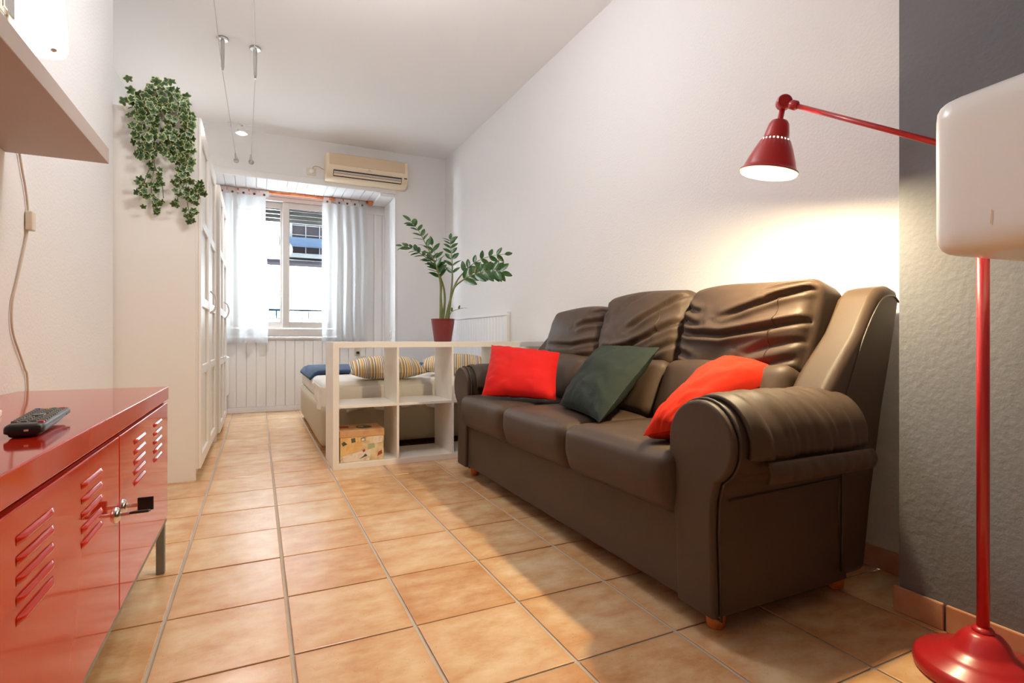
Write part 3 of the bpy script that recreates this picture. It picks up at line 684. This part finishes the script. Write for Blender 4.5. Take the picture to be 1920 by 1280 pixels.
for pts in ([(300, 190), (285, 210), (282, 260), (286, 310), (280, 350), (285, 398)], [(310, 190), (316, 215), (318, 255), (325, 290), (345, 330), (350, 380), (358, 405)], [(290, 190), (262, 215), (258, 260), (262, 298)],
            [(284, 300), (270, 335), (262, 365)], [(286, 310), (300, 345), (303, 370)], [(345, 325), (372, 335), (378, 352)], [(346, 335), (332, 360), (328, 382)], [(320, 190), (350, 215), (352, 262), (345, 310)], [(300, 180), (255, 195), (238, 212)]):
    P = [ipx(a, b, 3.60 if i == 0 else (3.53 if i == 1 and b < 200 else 3.485)) for i, (a, b) in enumerate(pts)]
    if pts[0][1] < 200: P[0].z = 2.195
    else: P[0].y = 3.485
    if pts[0][1] < 200 and P[1].z < 2.12 : P.insert(1, Vector((P[1].x, 3.50, 2.12)))
    obj('stem', MB().tube(spline(P, 5), .0022, 5), 'ivy_stem', iv)

# ------------------------------------------------------------------ bed
bd = root('bed', (1.18, 4.9, 0), 'double bed with white mattress on a beige upholstered base', 'bed')
obj('base', MB().rbox((1.166, 4.92, .20), (1.552, 2.06, .30), .035, (8, 8, 6)), 'bed_fabric', bd, smooth=True)
for (x, y) in ((.46, 3.96), (1.88, 3.96), (.46, 5.88), (1.88, 5.88)): obj('foot', MB().lathe([(.03, 0), (.035, .055)], (x, y, 0), 16).box(x - .02, x + .02, y - .02, y + .02, .0, .05), 'black_plastic', bd)
def mfn(p, u):
    e = noise.noise(p * 5) * .006 + noise.noise(p * 14) * .003
    hang = 0
    return p + Vector((e, e, .5 * e - (0.012 if False else 0)))
obj('mattress', MB().rbox((1.172, 4.925, .415), (1.52, 2.03, .175), .05, (40, 50, 10), mfn), 'sheet', bd, smooth=True)
def sheetfn(u, v):    # the loose sheet hanging over the near end and the near corner of the aisle side
    s_ = u * (1.50 + .55)
    if s_ < .55: px_, py_ = .398, 4.44 - s_
    else: px_, py_ = .40 + (s_ - .55), 3.893
    if .45 < s_ < .65:
        a = (s_ - .45) / .2 * PI / 2; px_, py_ = .498 - .10 * math.cos(a), 3.993 - .10 * math.sin(a)
    low = .30 - (.035 * math.exp(-((s_ - .6) / .12) ** 2)) + .012 * math.sin(s_ * 17) + (.17 * max(0, (.42 - s_) / .42) if s_ < .42 else 0)
    z = lerp(low, .475, v); g = 1 - v
    wv = .010 * g * math.sin(s_ * 34) + .006 * g * math.sin(s_ * 61 + 1)
    return (px_ - (.004 + wv if s_ < .6 else 0) , py_ - (.004 + wv if s_ > .5 else 0), z)
obj('sheet', MB().grid(sheetfn, 120, 14), 'sheet', bd, smooth=True, solid=.003)
bl = root('blanket', (1.15, 5.35, .50), 'folded navy blue blanket over the far part of the mattress', 'blanket')
def blfn(p, u): return p + Vector((0, .012 * math.sin(p.x * 9) * (u.y < 0), .004 * noise.noise(p * 9) - (.05 * max(0, (-u.x - .93) / .07) if u.z < 2 else 0)))
obj('cloth', MB().rbox((1.168, 5.34, .5235), (1.55, 1.16, .034), .014, (40, 30, 4), blfn), 'navy', bl, smooth=True)
def lpillow(label, loc, L_, W_, T_, rot):
    mb = MB(); n = 30
    for sgn in (1, -1):
        def fn(u, v, sgn=sgn):
            a, b = 2 * u - 1, 2 * v - 1
            t = (max(0, 1 - abs(a) ** 2.4) * max(0, 1 - abs(b) ** 2.4)) ** .55
            x = a * L_ / 2 * (1 - .06 * (1 - b * b)); y = b * W_ / 2 * (1 - .07 * (1 - a * a))
            return (x, y, sgn * T_ / 2 * t * (1 + .08 * noise.noise(Vector((a * 2, b * 2, sgn)))))
        mb.grid(fn, n, n) if sgn > 0 else mb.add(*(lambda g: (g.v, [tuple(reversed(f)) for f in g.f]))(MB().grid(fn, n, n)))
    o = obj('striped_pillow', mb, 'stripes', None, smooth=True, origin=(0, 0, 0)); o.location = loc; o.rotation_euler = rot
    return tag(o, label, 'pillow', 'striped pillows on the bed')
lpillow('striped pillow nearest the shelf opening above the postcard box', (.885, 4.06, .592), .56, .36, .16, (.18, 0, -.10))
lpillow('striped pillow partly hidden behind the plant shelf toward the headboard', (1.50, 4.26, .600), .56, .40, .16, (.12, .0, -.35))

# ------------------------------------------------------------------ open shelf unit
SX0, SX1, SY0, SY1, SZ = .416, 1.966, 3.418, 3.808, .79
su = root('shelf_unit', (1.19, 3.6, 0), 'low white open cube shelf dividing bed and sofa', 'shelf unit')
T = .036
obj('top', MB().box(SX0, SX1, SY0, SY1, SZ - T, SZ), 'white_shelf', su, bevel=.001)
obj('bottom', MB().box(SX0 + T, SX1 - T, SY0, SY1, 0, T), 'white_shelf', su, bevel=.001)
for x in (SX0, SX1 - T): obj('side_panel', MB().box(x, x + T, SY0, SY1, 0, SZ - T), 'white_shelf', su, bevel=.001)
obj('middle_shelf', MB().box(SX0 + T, SX1 - T, SY0 + .003, SY1 - .003, .378, .394), 'white_shelf', su, bevel=.0008)
op = (SX1 - SX0 - 2 * T - 3 * .0145) / 4
for k in range(1, 4):
    x = SX0 + T + k * op + (k - 1) * .0145
    for (a, b) in ((T, .378), (.394, SZ - T)): obj('divider', MB().box(x, x + .0145, SY0 + .001, SY1 - .001, a, b), 'white_shelf', su, bevel=.0008)

# postcard box
bx = root('storage_box', (.60, 3.56, T), 'storage box printed with old letters in the lower shelf cube', 'box')
bx0, bx1, by0, by1, bz = .458, .735, 3.440, 3.690, T
obj('body', MB().box(bx0 + .004, bx1 - .004, by0 + .004, by1 - .004, bz, bz + .172), 'box_paper', bx, bevel=.002)
ld = obj('lid', MB().box(bx0, bx1, by0, by1, bz + .155, bz + .198), 'box_lid', bx, bevel=.003)
yy = by0 + .003
def printq(nm, m_, pts, parent, dy): obj(nm, MB().prism(pts, 'y', yy - dy, yy + .002), m_, parent)
body = bx.children[0] if bx.children else None
bodyo = [c for c in col.objects if c.parent == bx and c.name.startswith('body')][0]
printq('print', 'paper_light', [(.465, .040), (.64, .040), (.655, .110), (.475, .075)], bodyo, .0006)
printq('print', 'envelope', [(.4625, .075), (.588, .110), (.600, .125), (.582, .190), (.4625, .190)], bodyo, .0010)
printq('print', 'ink_dark', [(.53, .155), (.555, .160), (.552, .186), (.527, .184)], bodyo, .0014)
printq('print', 'ink_dark', [(.478, .138), (.505, .150), (.486, .168), (.470, .158)], bodyo, .0014)
printq('print', 'ink_red', [(.600, .092), (.615, .097), (.612, .112), (.598, .106)], bodyo, .0014)
printq('print', 'ink_green', [(.63, .110), (.675, .118), (.67, .145), (.636, .140)], bodyo, .0008)
printq('print', 'paper_light', [(.66, .14), (.72, .15), (.715, .19), (.665, .19)], bodyo, .0008)
printq('print', 'ink_dark', [(.575, .050), (.628, .068), (.615, .083), (.605, .070)], bodyo, .0014)
printq('print', 'ink_dark', [(.586, .160), (.615, .164), (.613, .186), (.588, .182)], bodyo, .0010)
printq('print', 'paper_light', [(.590, .163), (.611, .166), (.609, .180), (.591, .178)], bodyo, .0014)
printq('print', 'ink_red', [(.690, .060), (.722, .075), (.718, .098), (.695, .085)], bodyo, .0008)
obj('print', MB().prism([(.625 + .05 * math.cos(a), 3.56 + .065 * math.sin(a)) for a in [k * PI / 8 for k in range(16)]], 'z', bz + .1975, bz + .1986), 'ink_dark', ld)
obj('print', MB().prism([(.61 + .018 * math.cos(a), 3.57 + .024 * math.sin(a)) for a in [k * PI / 6 for k in range(12)]], 'z', bz + .1975, bz + .1990), 'ink_green', ld)
obj('print', MB().prism([(.475, 3.56), (.53, 3.55), (.535, 3.63), (.48, 3.64)], 'z', bz + .1975, bz + .1986), 'ink_red', ld)

# ------------------------------------------------------------------ potted ZZ plant
PXc, PYc = 1.163, 3.55
zp = root('potted_plant', (PXc, PYc, SZ), 'dark red pot with an arching green glossy-leaved plant on the shelf', 'plant')
obj('pot', MB().lathe([(0, 0), (.056, 0), (.060, .004), (.072, .085), (.079, .135), (.080, .152), (.082, .154), (.082, .158), (.075, .158), (.072, .14), (0, .14)], (PXc, PYc, SZ), 40), 'pot_red', zp, smooth=False, bevel=0)
for p in [c for c in col.objects if c.parent == zp]: p.data.polygons.foreach_set('use_smooth', [True] * len(p.data.polygons))
obj('soil', MB().lathe([(0, .150), (.05, .149), (.073, .143)], (PXc, PYc, SZ), 24), 'soil', zp)
CR = Vector((math.cos(YAW), -math.sin(YAW), 0)); CF = Vector((math.sin(YAW), math.cos(YAW), 0))
def zpx(cx_, cy_, dep):   # drawing units of the plant, spread over its real depth
    return Vector((PXc, PYc, SZ + .152)) + CR * ((cx_ - 615) * .000782) + Vector((0, 0, (985 - cy_) * .000782)) + CF * dep
def zleaf_mesh():
    vs = []; fs = []; n = 10
    for i in range(n + 1):
        t = i / n; wdt = .23 * math.sin(PI * t ** .85) ** .75 if 0 < t < 1 else 0
        zc = -.10 * t * t
        for j in (-1, -.5, 0, .5, 1): vs.append((t, j * wdt, zc + .10 * abs(j) * wdt * 2))
    for i in range(n):
        for j in range(4): a = i * 5 + j; fs.append((a, a + 1, a + 6, a + 5))
    me = bpy.data.meshes.new('leaf'); me.from_pydata(vs, [], fs); me.update(); me.polygons.foreach_set('use_smooth', [True] * len(me.polygons)); me.materials.append(M['zz_leaf']); return me
ZL = zleaf_mesh()
rnd = random.Random(4)
def zleaf(p, d, nrm, L_):
    d = d.normalized(); nrm = (nrm - d * nrm.dot(d)).normalized(); s_ = nrm.cross(d)
    o = bpy.data.objects.new('leaf', ZL); col.objects.link(o); o.parent = zp
    mt = Matrix(((d.x, s_.x, nrm.x), (d.y, s_.y, nrm.y), (d.z, s_.z, nrm.z)))
    o.location = p - zp.location; o.rotation_euler = mt.to_euler(); o.scale = (L_, L_, L_)
stems = [  # points, depth at base and tip, leaf start, leaf count, leaf length, how the leaves turn toward the viewer
    ([(600, 985), (603, 800), (600, 650), (560, 500), (480, 330), (410, 200), (345, 125)], -.03, -.10, .38, 12, .068, .40),
    ([(612, 985), (630, 800), (602, 640), (520, 480), (420, 395), (300, 325), (215, 305)], .0, .10, .44, 11, .062, .5),
    ([(655, 985), (680, 760), (690, 600), (684, 430), (668, 300), (664, 235)], .03, .12, .45, 8, .062, .5),
    ([(632, 985), (680, 790), (730, 640), (800, 545), (900, 455), (1040, 395), (1180, 375)], .02, .12, .50, 7, .062, .9),
    ([(650, 985), (690, 800), (735, 690), (860, 605), (980, 570), (1080, 560), (1150, 575)], -.03, -.08, .45, 10, .078, .8),
    ([(620, 985), (600, 800), (605, 660), (580, 560), (560, 440), (520, 310)], -.01, -.02, .50, 7, .075, .4),
]
for (pts, d0, d1, st0, cnt, LL, face) in stems:
    n = len(pts); P = [zpx(a, b, lerp(d0, d1, i / (n - 1)) + (0 if i else 0)) for i, (a, b) in enumerate(pts)]
    P[0].z = SZ + .13
    sp = spline(P, 8); m_ = len(sp)
    obj('stem', MB().tube(sp, [lerp(.0105, .0018, min(1, (i / m_) * 1.25) ** .8) for i in range(m_)], 8), 'stem_green', zp, smooth=True)
    for k in range(cnt):
        t = lerp(st0, .985, k / (cnt - 1)); i = min(m_ - 2, int(t * (m_ - 1))); p = sp[i]; tg = (sp[i + 1] - sp[max(0, i - 1)]).normalized()
        view = -CF
        side = tg.cross(lerp(Vector((0, 0, 1)), view, face)).normalized()
        for sg in ((-1, 1) if k < cnt - 1 else (0,)):
            dr = tg * (.75 if sg else 1) + side * sg * .95 + Vector((rnd.uniform(-.15, .15), rnd.uniform(-.15, .15), rnd.uniform(-.1, .2)))
            zleaf(p, dr, lerp(Vector((0, 0, 1)), view, face) + Vector((rnd.uniform(-.3, .3), rnd.uniform(-.3, .3), 0)), 1.2 * LL * rnd.uniform(.85, 1.1) * (1 - .15 * k / cnt))
P = [zpx(672, 960, -.02), zpx(700, 915, -.03), zpx(760, 892, -.035), zpx(800, 882, -.04)]
obj('stem', MB().tube(spline(P, 5), [.002] * 16, 6), 'stem_green', zp)
zleaf(P[1], Vector((0, 0, 1)) - CF * .1, -CF, .032); zleaf(P[2], CR * .3 + Vector((0, 0, 1)), -CF, .03); zleaf(P[3], CR, Vector((0, 0, 1)), .035)

# ------------------------------------------------------------------ SOFA
sf = root('sofa', (1.5, 2.0, 0), 'brown leather three-seat sofa against the white wall', 'sofa')
SYa, SYb = 1.165, 2.885          # between the arms
obj('base', MB().box(1.095, 1.70, SYa - .01, SYb + .01, .07, .315), 'leather', sf, bevel=.012, seg=3)
cuts = (SYa, 1.745, 2.31, SYb)
for k in range(3):
    a, b = cuts[k] + .002, cuts[k + 1] - .002
    def fn(p, u, k=k):
        z = p.z
        if u.z > .9: z += .016 * (1 - u.x ** 2) ** .6 * (1 - abs(u.y) ** 3) + .0035 * math.sin(u.x * 6 + u.y * 3 + k) * noise.noise(Vector((u.x * 3 + k, u.y * 2, 1)))
        xx = p.x - (.012 * (1 - u.z ** 2) * (1 - u.y ** 4) if u.x < -.5 else 0)
        if u.x < -.5 and u.z < 0: xx += .022 * (-u.z) 
        return Vector((xx, p.y, z))
    obj('seat_cushion', MB().rbox((1.345, (a + b) / 2, .392), (.60, b - a, .185), .040, (40, 30, 14), fn), 'leather', sf, smooth=True)
# arms
def arm_profile(yc, out, inset=0.0):   # out=-1: the outer side faces -Y ; returns YZ polygon
    R = .118 - inset; cz = .528; pts = []
    inner = yc - out * .072 * 1.0; outer_b = yc + out * .066
    N = 22
    for k in range(N + 1):      # over the roll, from the outer underside to the inner side
        a = math.radians(lerp(-58, 180 + 8, k / N))
        pts.append((yc + out * R * math.cos(a) * 1.0, cz + R * math.sin(a)))
    pts[-1] = (yc - out * R, .50)
    pts += [(yc - out * (R - .0), .40), (yc - out * (.092 - inset), .28), (yc - out * (.085 - inset), .065 + inset), (yc + out * (.055 - inset), .065 + inset), (yc + out * (.050 - inset), .20), (yc + out * (.046 - inset), .30), (yc + out * (.050 - inset), .38)]
    return pts
for (yc, out) in ((1.083, -1), (2.962, 1)):
    obj('arm', MB().prism(arm_profile(yc, out, .004), 'x', 1.105, 1.64), 'leather', sf, bevel=.006, seg=3)
    fp = obj('arm_front', MB().prism(arm_profile(yc, out, .002), 'x', 1.078, 1.1045), 'leather', sf, bevel=.010, seg=3)
    pr_ = arm_profile(yc, out, -.001)
    obj('piping', MB().tube([(1.104, a, b) for (a, b) in pr_ + pr_[:1]], .0042, 6, False), 'leather_dark', fp, smooth=True)
    # padded cover over the roll with a hanging flap
    mb = MB(); cz = .528
    def pad(u, v, lift):
        a = math.radians(lerp(182, -14, v)); xx = lerp(1.135, 1.615, u)
        e = min(1, u * 12, (1 - u) * 12); R = .118 + lift * (.35 + .65 * math.sin(e * PI / 2))
        R += (.007 * noise.noise(Vector((u * 11 - v * 3, v * 2.5, yc))) + .004 * noise.noise(Vector((u * 24 - v * 5, v * 3, yc)))) * min(1, v * 2.5) * e
        return (xx, yc + out * R * math.cos(a), cz + R * math.sin(a))
    obj('arm_pad', MB().grid(lambda u, v: pad(u, v, .009), 70, 30), 'leather', sf, smooth=True, solid=.012)
    def flap(u, v):
        xx = lerp(1.185, 1.625, u); yb_ = yc + out * .131; b = math.sin(v * PI)
        return (xx, yb_ + out * (.012 * b + .006 * noise.noise(Vector((u * 14, v, yc))) * b), .488 - v * .055)
    obj('flap', MB().grid(flap, 60, 8), 'leather', sf, smooth=True, solid=.010)
    obj('seam', MB().tube([(1.14, yc + out * .050, .375), (1.62, yc + out * .050, .385)], .002, 5), 'leather_dark', sf)
# back frame and wings
wing = [(1.60, .075), (1.735, .075), (1.77, .30), (1.83, .58), (1.905, .86), (1.925, .94), (1.905, .972), (1.865, .985), (1.815, .975), (1.775, .945), (1.70, .83), (1.58, .70), (1.50, .60), (1.505, .54), (1.60, .50)]
for (ya, yb) in ((1.030, 1.165), (2.885, 3.02)):
    obj('wing', MB().prism(wing, 'y', ya, yb), 'leather', sf, bevel=.052, seg=8)
    yo = ya if ya < 2 else yb
    sg = -1 if ya < 2 else 1
    obj('wing_piping', MB().tube(spline([(x_, yo + sg * .0005, z_) for (x_, z_) in ((1.608, .10), (1.612, .40), (1.60, .55), (1.70, .78), (1.80, .925), (1.868, .95), (1.905, .93))], 5), .0035, 6), 'leather_dark', sf, smooth=True)
obj('back_frame', MB().prism([(1.62, .075), (1.73, .075), (1.77, .30), (1.90, .86), (1.90, .93), (1.84, .93), (1.72, .60), (1.66, .40)], 'y', 1.15, 2.90), 'leather', sf, bevel=.02, seg=4)
obj('back_tab', MB().obox((1.83, 1.735, .985), (.05, 0, .006), (0, .05, 0), (0, 0, .008)), 'leather_dark', sf, bevel=.005)
# lumbar rolls and big back cushions
def folds(specs):
    def f(u, v):
        d = 0
        for (pts, amp, wd) in specs:
            best = 9; sgn = 1; tt = 0
            for i in range(len(pts) - 1):
                (x1, y1), (x2, y2) = pts[i], pts[i + 1]; dx, dy = x2 - x1, y2 - y1; t = max(0, min(1, ((u - x1) * dx + (v - y1) * dy) / (dx * dx + dy * dy)))
                qx, qy = x1 + t * dx, y1 + t * dy; q = math.hypot(u - qx, v - qy)
                if q < best: best = q; sgn = 1 if (u - x1) * dy - (v - y1) * dx > 0 else -1; tt = (i + t) / (len(pts) - 1)
            en = math.sin(PI * min(1, .12 + tt * .95)) ** .5 if 0 < tt < 1 else .3
            d += amp * en * (-math.exp(-(best / wd) ** 2) + .8 * math.exp(-((best - 2.0 * wd) / (1.3 * wd)) ** 2))
        return d
    return f
fold_near = folds([([(1, .75), (.6, .55), (.1, .28), (-.3, .10)], .016, .05), ([(1, .12), (.5, -.08), (-.1, -.22), (-.7, -.16), (-1, .0)], .020, .055), ([(1, .92), (.7, .80), (.35, .66)], .012, .05), ([(1, -.25), (.6, -.4), (.2, -.62)], .010, .06), ([(-1, .55), (-.75, .35), (-.55, .3)], .014, .05), ([(-1, .25), (-.7, .05), (-.5, .02)], .012, .05), ([(-1, -.5), (-.6, -.7)], .010, .06), ([(.9, -.6), (.3, -.85), (-.4, -.9)], .010, .05)])
fold_mid = folds([([(1, .85), (.6, .45), (.1, .0), (-.1, -.15)], .014, .05), ([(1, .15), (.5, -.25), (.1, -.5), (-.4, -.62), (-.9, -.5)], .016, .055), ([(1, -.35), (.6, -.65), (.2, -.8)], .012, .06), ([(-1, .7), (-.8, .4), (-.85, .1)], .012, .06), ([(.2, .9), (-.2, .6), (-.4, .2)], .006, .07)])
fold_far = folds([([(1, .5), (.5, .35), (.2, .2)], .014, .06), ([(1, -.1), (.3, -.3), (-.9, -.25)], .014, .055), ([(1, -.5), (.4, -.65), (-.6, -.6)], .012, .06), ([(1, .85), (.6, .65)], .012, .06)])
for k, (a, b, fo, dz) in enumerate(((1.15, 1.735, fold_near, .0), (1.735, 2.33, fold_mid, .012), (2.325, 2.90, fold_far, -.035))):
    # lumbar
    def lf(p, u, k=k): return p + Vector((-.020 * (1 - u.y ** 2) * (1 - u.z ** 2) if u.x < 0 else 0, 0, .006 * math.sin(4 * u.y + k)))
    tl = Matrix.Rotation(math.radians(-24), 3, 'Y').inverted()
    obj('lumbar_cushion', MB().rbox((1.555, (a + b) / 2, .585), (.15, b - a - .006, .27), .05, (14, 30, 24), lf, Matrix.Rotation(math.radians(22), 3, 'Y')), 'leather', sf, smooth=True)
    def bf(p, u, fo=fo, k=k):
        # the viewer sees local -X ; left of the picture is +Y
        q = Vector(p)
        if u.x < .3:
            puff = (1 - abs(u.y) ** 2.5) * (1 - abs(u.z) ** 2.2)
            q.x -= .045 * max(0, puff) ** .7 * (1 if u.x < -.5 else .4)
            if u.x < -.9: q.x -= fo(-u.y, u.z) * 1.0 + .004 * noise.noise(Vector((u.y * 3 + k * 7, u.z * 3, 0)))
        q.z += .006 * math.sin(u.y * 3 + k) * (u.z > 0) * u.z + .010 * (1 - u.y ** 4) * u.z
        q.y *= 1 + .03 * (1 - u.z ** 2)
        return q
    obj('back_cushion', MB().rbox((1.715, (a + b) / 2, .825 + dz), (.17, b - a - .012, .37), .048, (16, 64, 56), bf, Matrix.Rotation(math.radians(17), 3, 'Y')), 'leather', sf, smooth=True)
    if k < 2:
        R17 = Matrix.Rotation(math.radians(17), 3, 'Y'); cc = Vector((1.715, (a + b) / 2, .825 + dz)); pts = []
        for i in range(61):
            uz = lerp(-.62, .60, i / 60); uy = -.62 - .04 * uz; p = Vector((-.085, uy * (b - a - .02) / 2, uz * .185)); q = bf(p, Vector((-1, uy, uz))); pts.append(cc + R17 @ (q + Vector((-.0012, 0, 0))))
        obj('stitching', MB().tube(pts, .0018, 5), 'leather_dark', sf)
for (x, y) in ((1.165, 1.105), (1.70, 1.11), (1.165, 2.95), (1.70, 2.95)):
    obj('foot', MB().lathe([(0, 0), (.021, 0), (.024, .004), (.033, .078), (0, .078)], (x, y, 0), 20), 'wood_foot', sf, smooth=True)

# ------------------------------------------------------------------ throw pillows on the sofa
def throw(name, label, m, P, T_, seed, weld='center', pinch=.05):
    """P: four world corners in order bottom-left, bottom-right, top-right, top-left"""
    P = [Vector(p) for p in P]; mb = MB(); n = 34
    nr = ((P[1] - P[0]).cross(P[3] - P[0])).normalized()
    for sgn in (1, -1):
        def fn(u, v, sgn=sgn):
            a, b = 2 * u - 1, 2 * v - 1
            a2 = a * (1 - pinch * (1 - b * b)); b2 = b * (1 - pinch * (1 - a * a)); uu, vv = (a2 + 1) / 2, (b2 + 1) / 2
            p = lerp(lerp(P[0], P[1], uu), lerp(P[3], P[2], uu), vv)
            t = (max(0, 1 - abs(a) ** 2.2) * max(0, 1 - abs(b) ** 2.2)) ** .52
            wr = noise.noise(Vector((a * 2.2 + seed, b * 2.2, sgn * 2))) * .16 + noise.noise(Vector((a * 6 + seed, b * 6, sgn * 3))) * .14 * (abs(a) ** 2 + abs(b) ** 2)
            return p + nr * (sgn * T_ / 2 * t * (1 + wr)) + Vector((0, 0, .004 * noise.noise(Vector((a * 5, b * 5, seed))))) 
        g = MB().grid(fn, n, n); mb.add(g.v, g.f if sgn > 0 else [tuple(reversed(f)) for f in g.f])
    o = obj(name, mb, m, None, smooth=True)
    return tag(o, label, 'cushion', 'throw cushions on the sofa')
throw('throw_cushion', 'bright red throw cushion leaning in the far sofa corner', 'red_cloth', [(1.055, 2.575, .515), (1.295, 2.215, .515), (1.46, 2.46, .735), (1.20, 2.78, .775)], .15, 1)
throw('throw_cushion', 'dark green throw cushion leaning in the middle of the sofa', 'green_cloth', [(1.225, 2.07, .51), (1.145, 1.64, .50), (1.475, 1.69, .775), (1.515, 2.16, .775)], .15, 2)
throw('throw_cushion', 'orange-red throw cushion wedged beside the near armrest', 'orange_cloth', [(1.068, 1.30, .512), (1.13, 1.235, .535), (1.62, 1.225, .695), (1.53, 1.41, .745)], .17, 3, pinch=.01)

# ------------------------------------------------------------------ red floor lamp
LX, LY = 1.563, .66
fl = root('floor_lamp', (LX, LY, 0), 'red metal floor lamp shining over the sofa', 'floor lamp')
obj('base', MB().lathe([(0, 0), (.128, 0), (.134, .004), (.136, .012), (.134, .030), (.126, .038), (.096, .046), (.088, .054), (.080, .060), (.064, .066), (.056, .074), (.048, .092), (.036, .106), (.030, .110), (.022, .112), (0, .112)], (LX, LY, 0), 64), 'lamp_red', fl, smooth=True)
obj('collar', MB().lathe([(.0125, .108), (.021, .110), (.022, .116), (.018, .121), (.0125, .123)], (LX, LY, 0), 32), 'lamp_red', fl, smooth=True)
obj('pole', MB().tube([(LX, LY, .105), (LX, LY, 1.26)], .0125, 24), 'lamp_red', fl, smooth=True)
J = Vector((1.507, 1.15, 1.56)); PT = Vector((LX, LY, 1.249))
obj('pole_joint', MB().lathe([(0, -.022), (.02, -.022), (.022, -.016), (.022, .016), (.02, .022), (0, .022)], PT, 24, (1, 0, 0)), 'lamp_red', fl, smooth=False)
dirA = (J - PT).normalized()
obj('arm', MB().tube([PT, J - dirA * .025], .0075, 16), 'lamp_red', fl, smooth=True)
obj('arm_collar', MB().tube([J - dirA * .052, J - dirA * .046, J - dirA * .030, J - dirA * .024], [.0095, .0145, .0145, .010], 18), 'lamp_red', fl, smooth=True)
kn = obj('joint', MB().lathe([(0, -.014), (.020, -.014), (.023, -.010), (.023, .010), (.020, .014), (.0165, .014), (.0165, .012), (.012, .012), (.012, .0145), (.006, .0145), (.006, .012), (0, .012)], J, 28, tuple(-CF + Vector((-.25, 0, 0)))), 'lamp_red', fl, smooth=False)
RC = Vector((1.482, 1.187, 1.343)); hx = (J - RC).normalized(); HL = (J - RC).length
prof = [(.0085, HL - .010), (.0085, HL - .050), (.012, HL - .054), (.024, HL - .058), (.030, HL - .068), (.0355, HL - .095), (.0375, HL - .110), (.0385, HL - .1155), (.0420, HL - .1165), (.0435, HL - .1185), (.0465, HL - .1235), (.0585, HL - .150), (.070, HL - .180), (.078, HL - .205), (.0835, HL - .225), (.087, .006), (.0895, .0)]
so2 = obj('shade', MB().lathe(prof, RC, 72, hx, skip=lambda i, k: i == 9 and k % 3 == 0), 'lamp_inside', fl, smooth=True, solid=.0016)
so2.data.materials.append(M['lamp_red']); so2.modifiers['solid'].offset = 1; so2.modifiers['solid'].material_offset = 1; so2.modifiers['solid'].use_flip_normals = False
obj('bulb', MB().lathe([(0, -.030), (.018, -.024), (.028, -.006), (.028, .008), (.018, .028), (.013, .045), (0, .046)], RC + hx * .014, 24, hx), 'floor_glow', so2, smooth=True)

# ------------------------------------------------------------------ white wall unit at the right edge
an = math.radians(6)
wb = root('wall_unit', (1.45, .45, .965), 'white rounded wall-mounted box in front of the lamp pole', 'appliance')
def wtf(p):
    p = Vector(p) - Vector((1.155, .575, 0)); c, s_ = math.cos(-an), math.sin(-an)
    return Vector((p.x * c - p.y * s_ + 1.155, p.x * s_ + p.y * c + .575, p.z + 0))
mb = MB().rbox((0, 0, 0), (.50, .30, .295), .035, (20, 14, 14))
mb.v = [wtf(Vector(v) + Vector((1.155 + .25, .575 - .15, 1.1125))) for v in mb.v]
obj('housing', mb, 'white_plastic', wb, smooth=True)
obj('scratch', MB().obox(wtf((1.1548, .47, 1.02)), (.0005, 0, 0), (0, .0015, .002), (0, -.001, .012)), 'ac_cream', wb)
obj('wall_bracket', MB().box(1.60, XG - .0005, .36, .46, 1.04, 1.18), 'white_plastic', wb, bevel=.004)
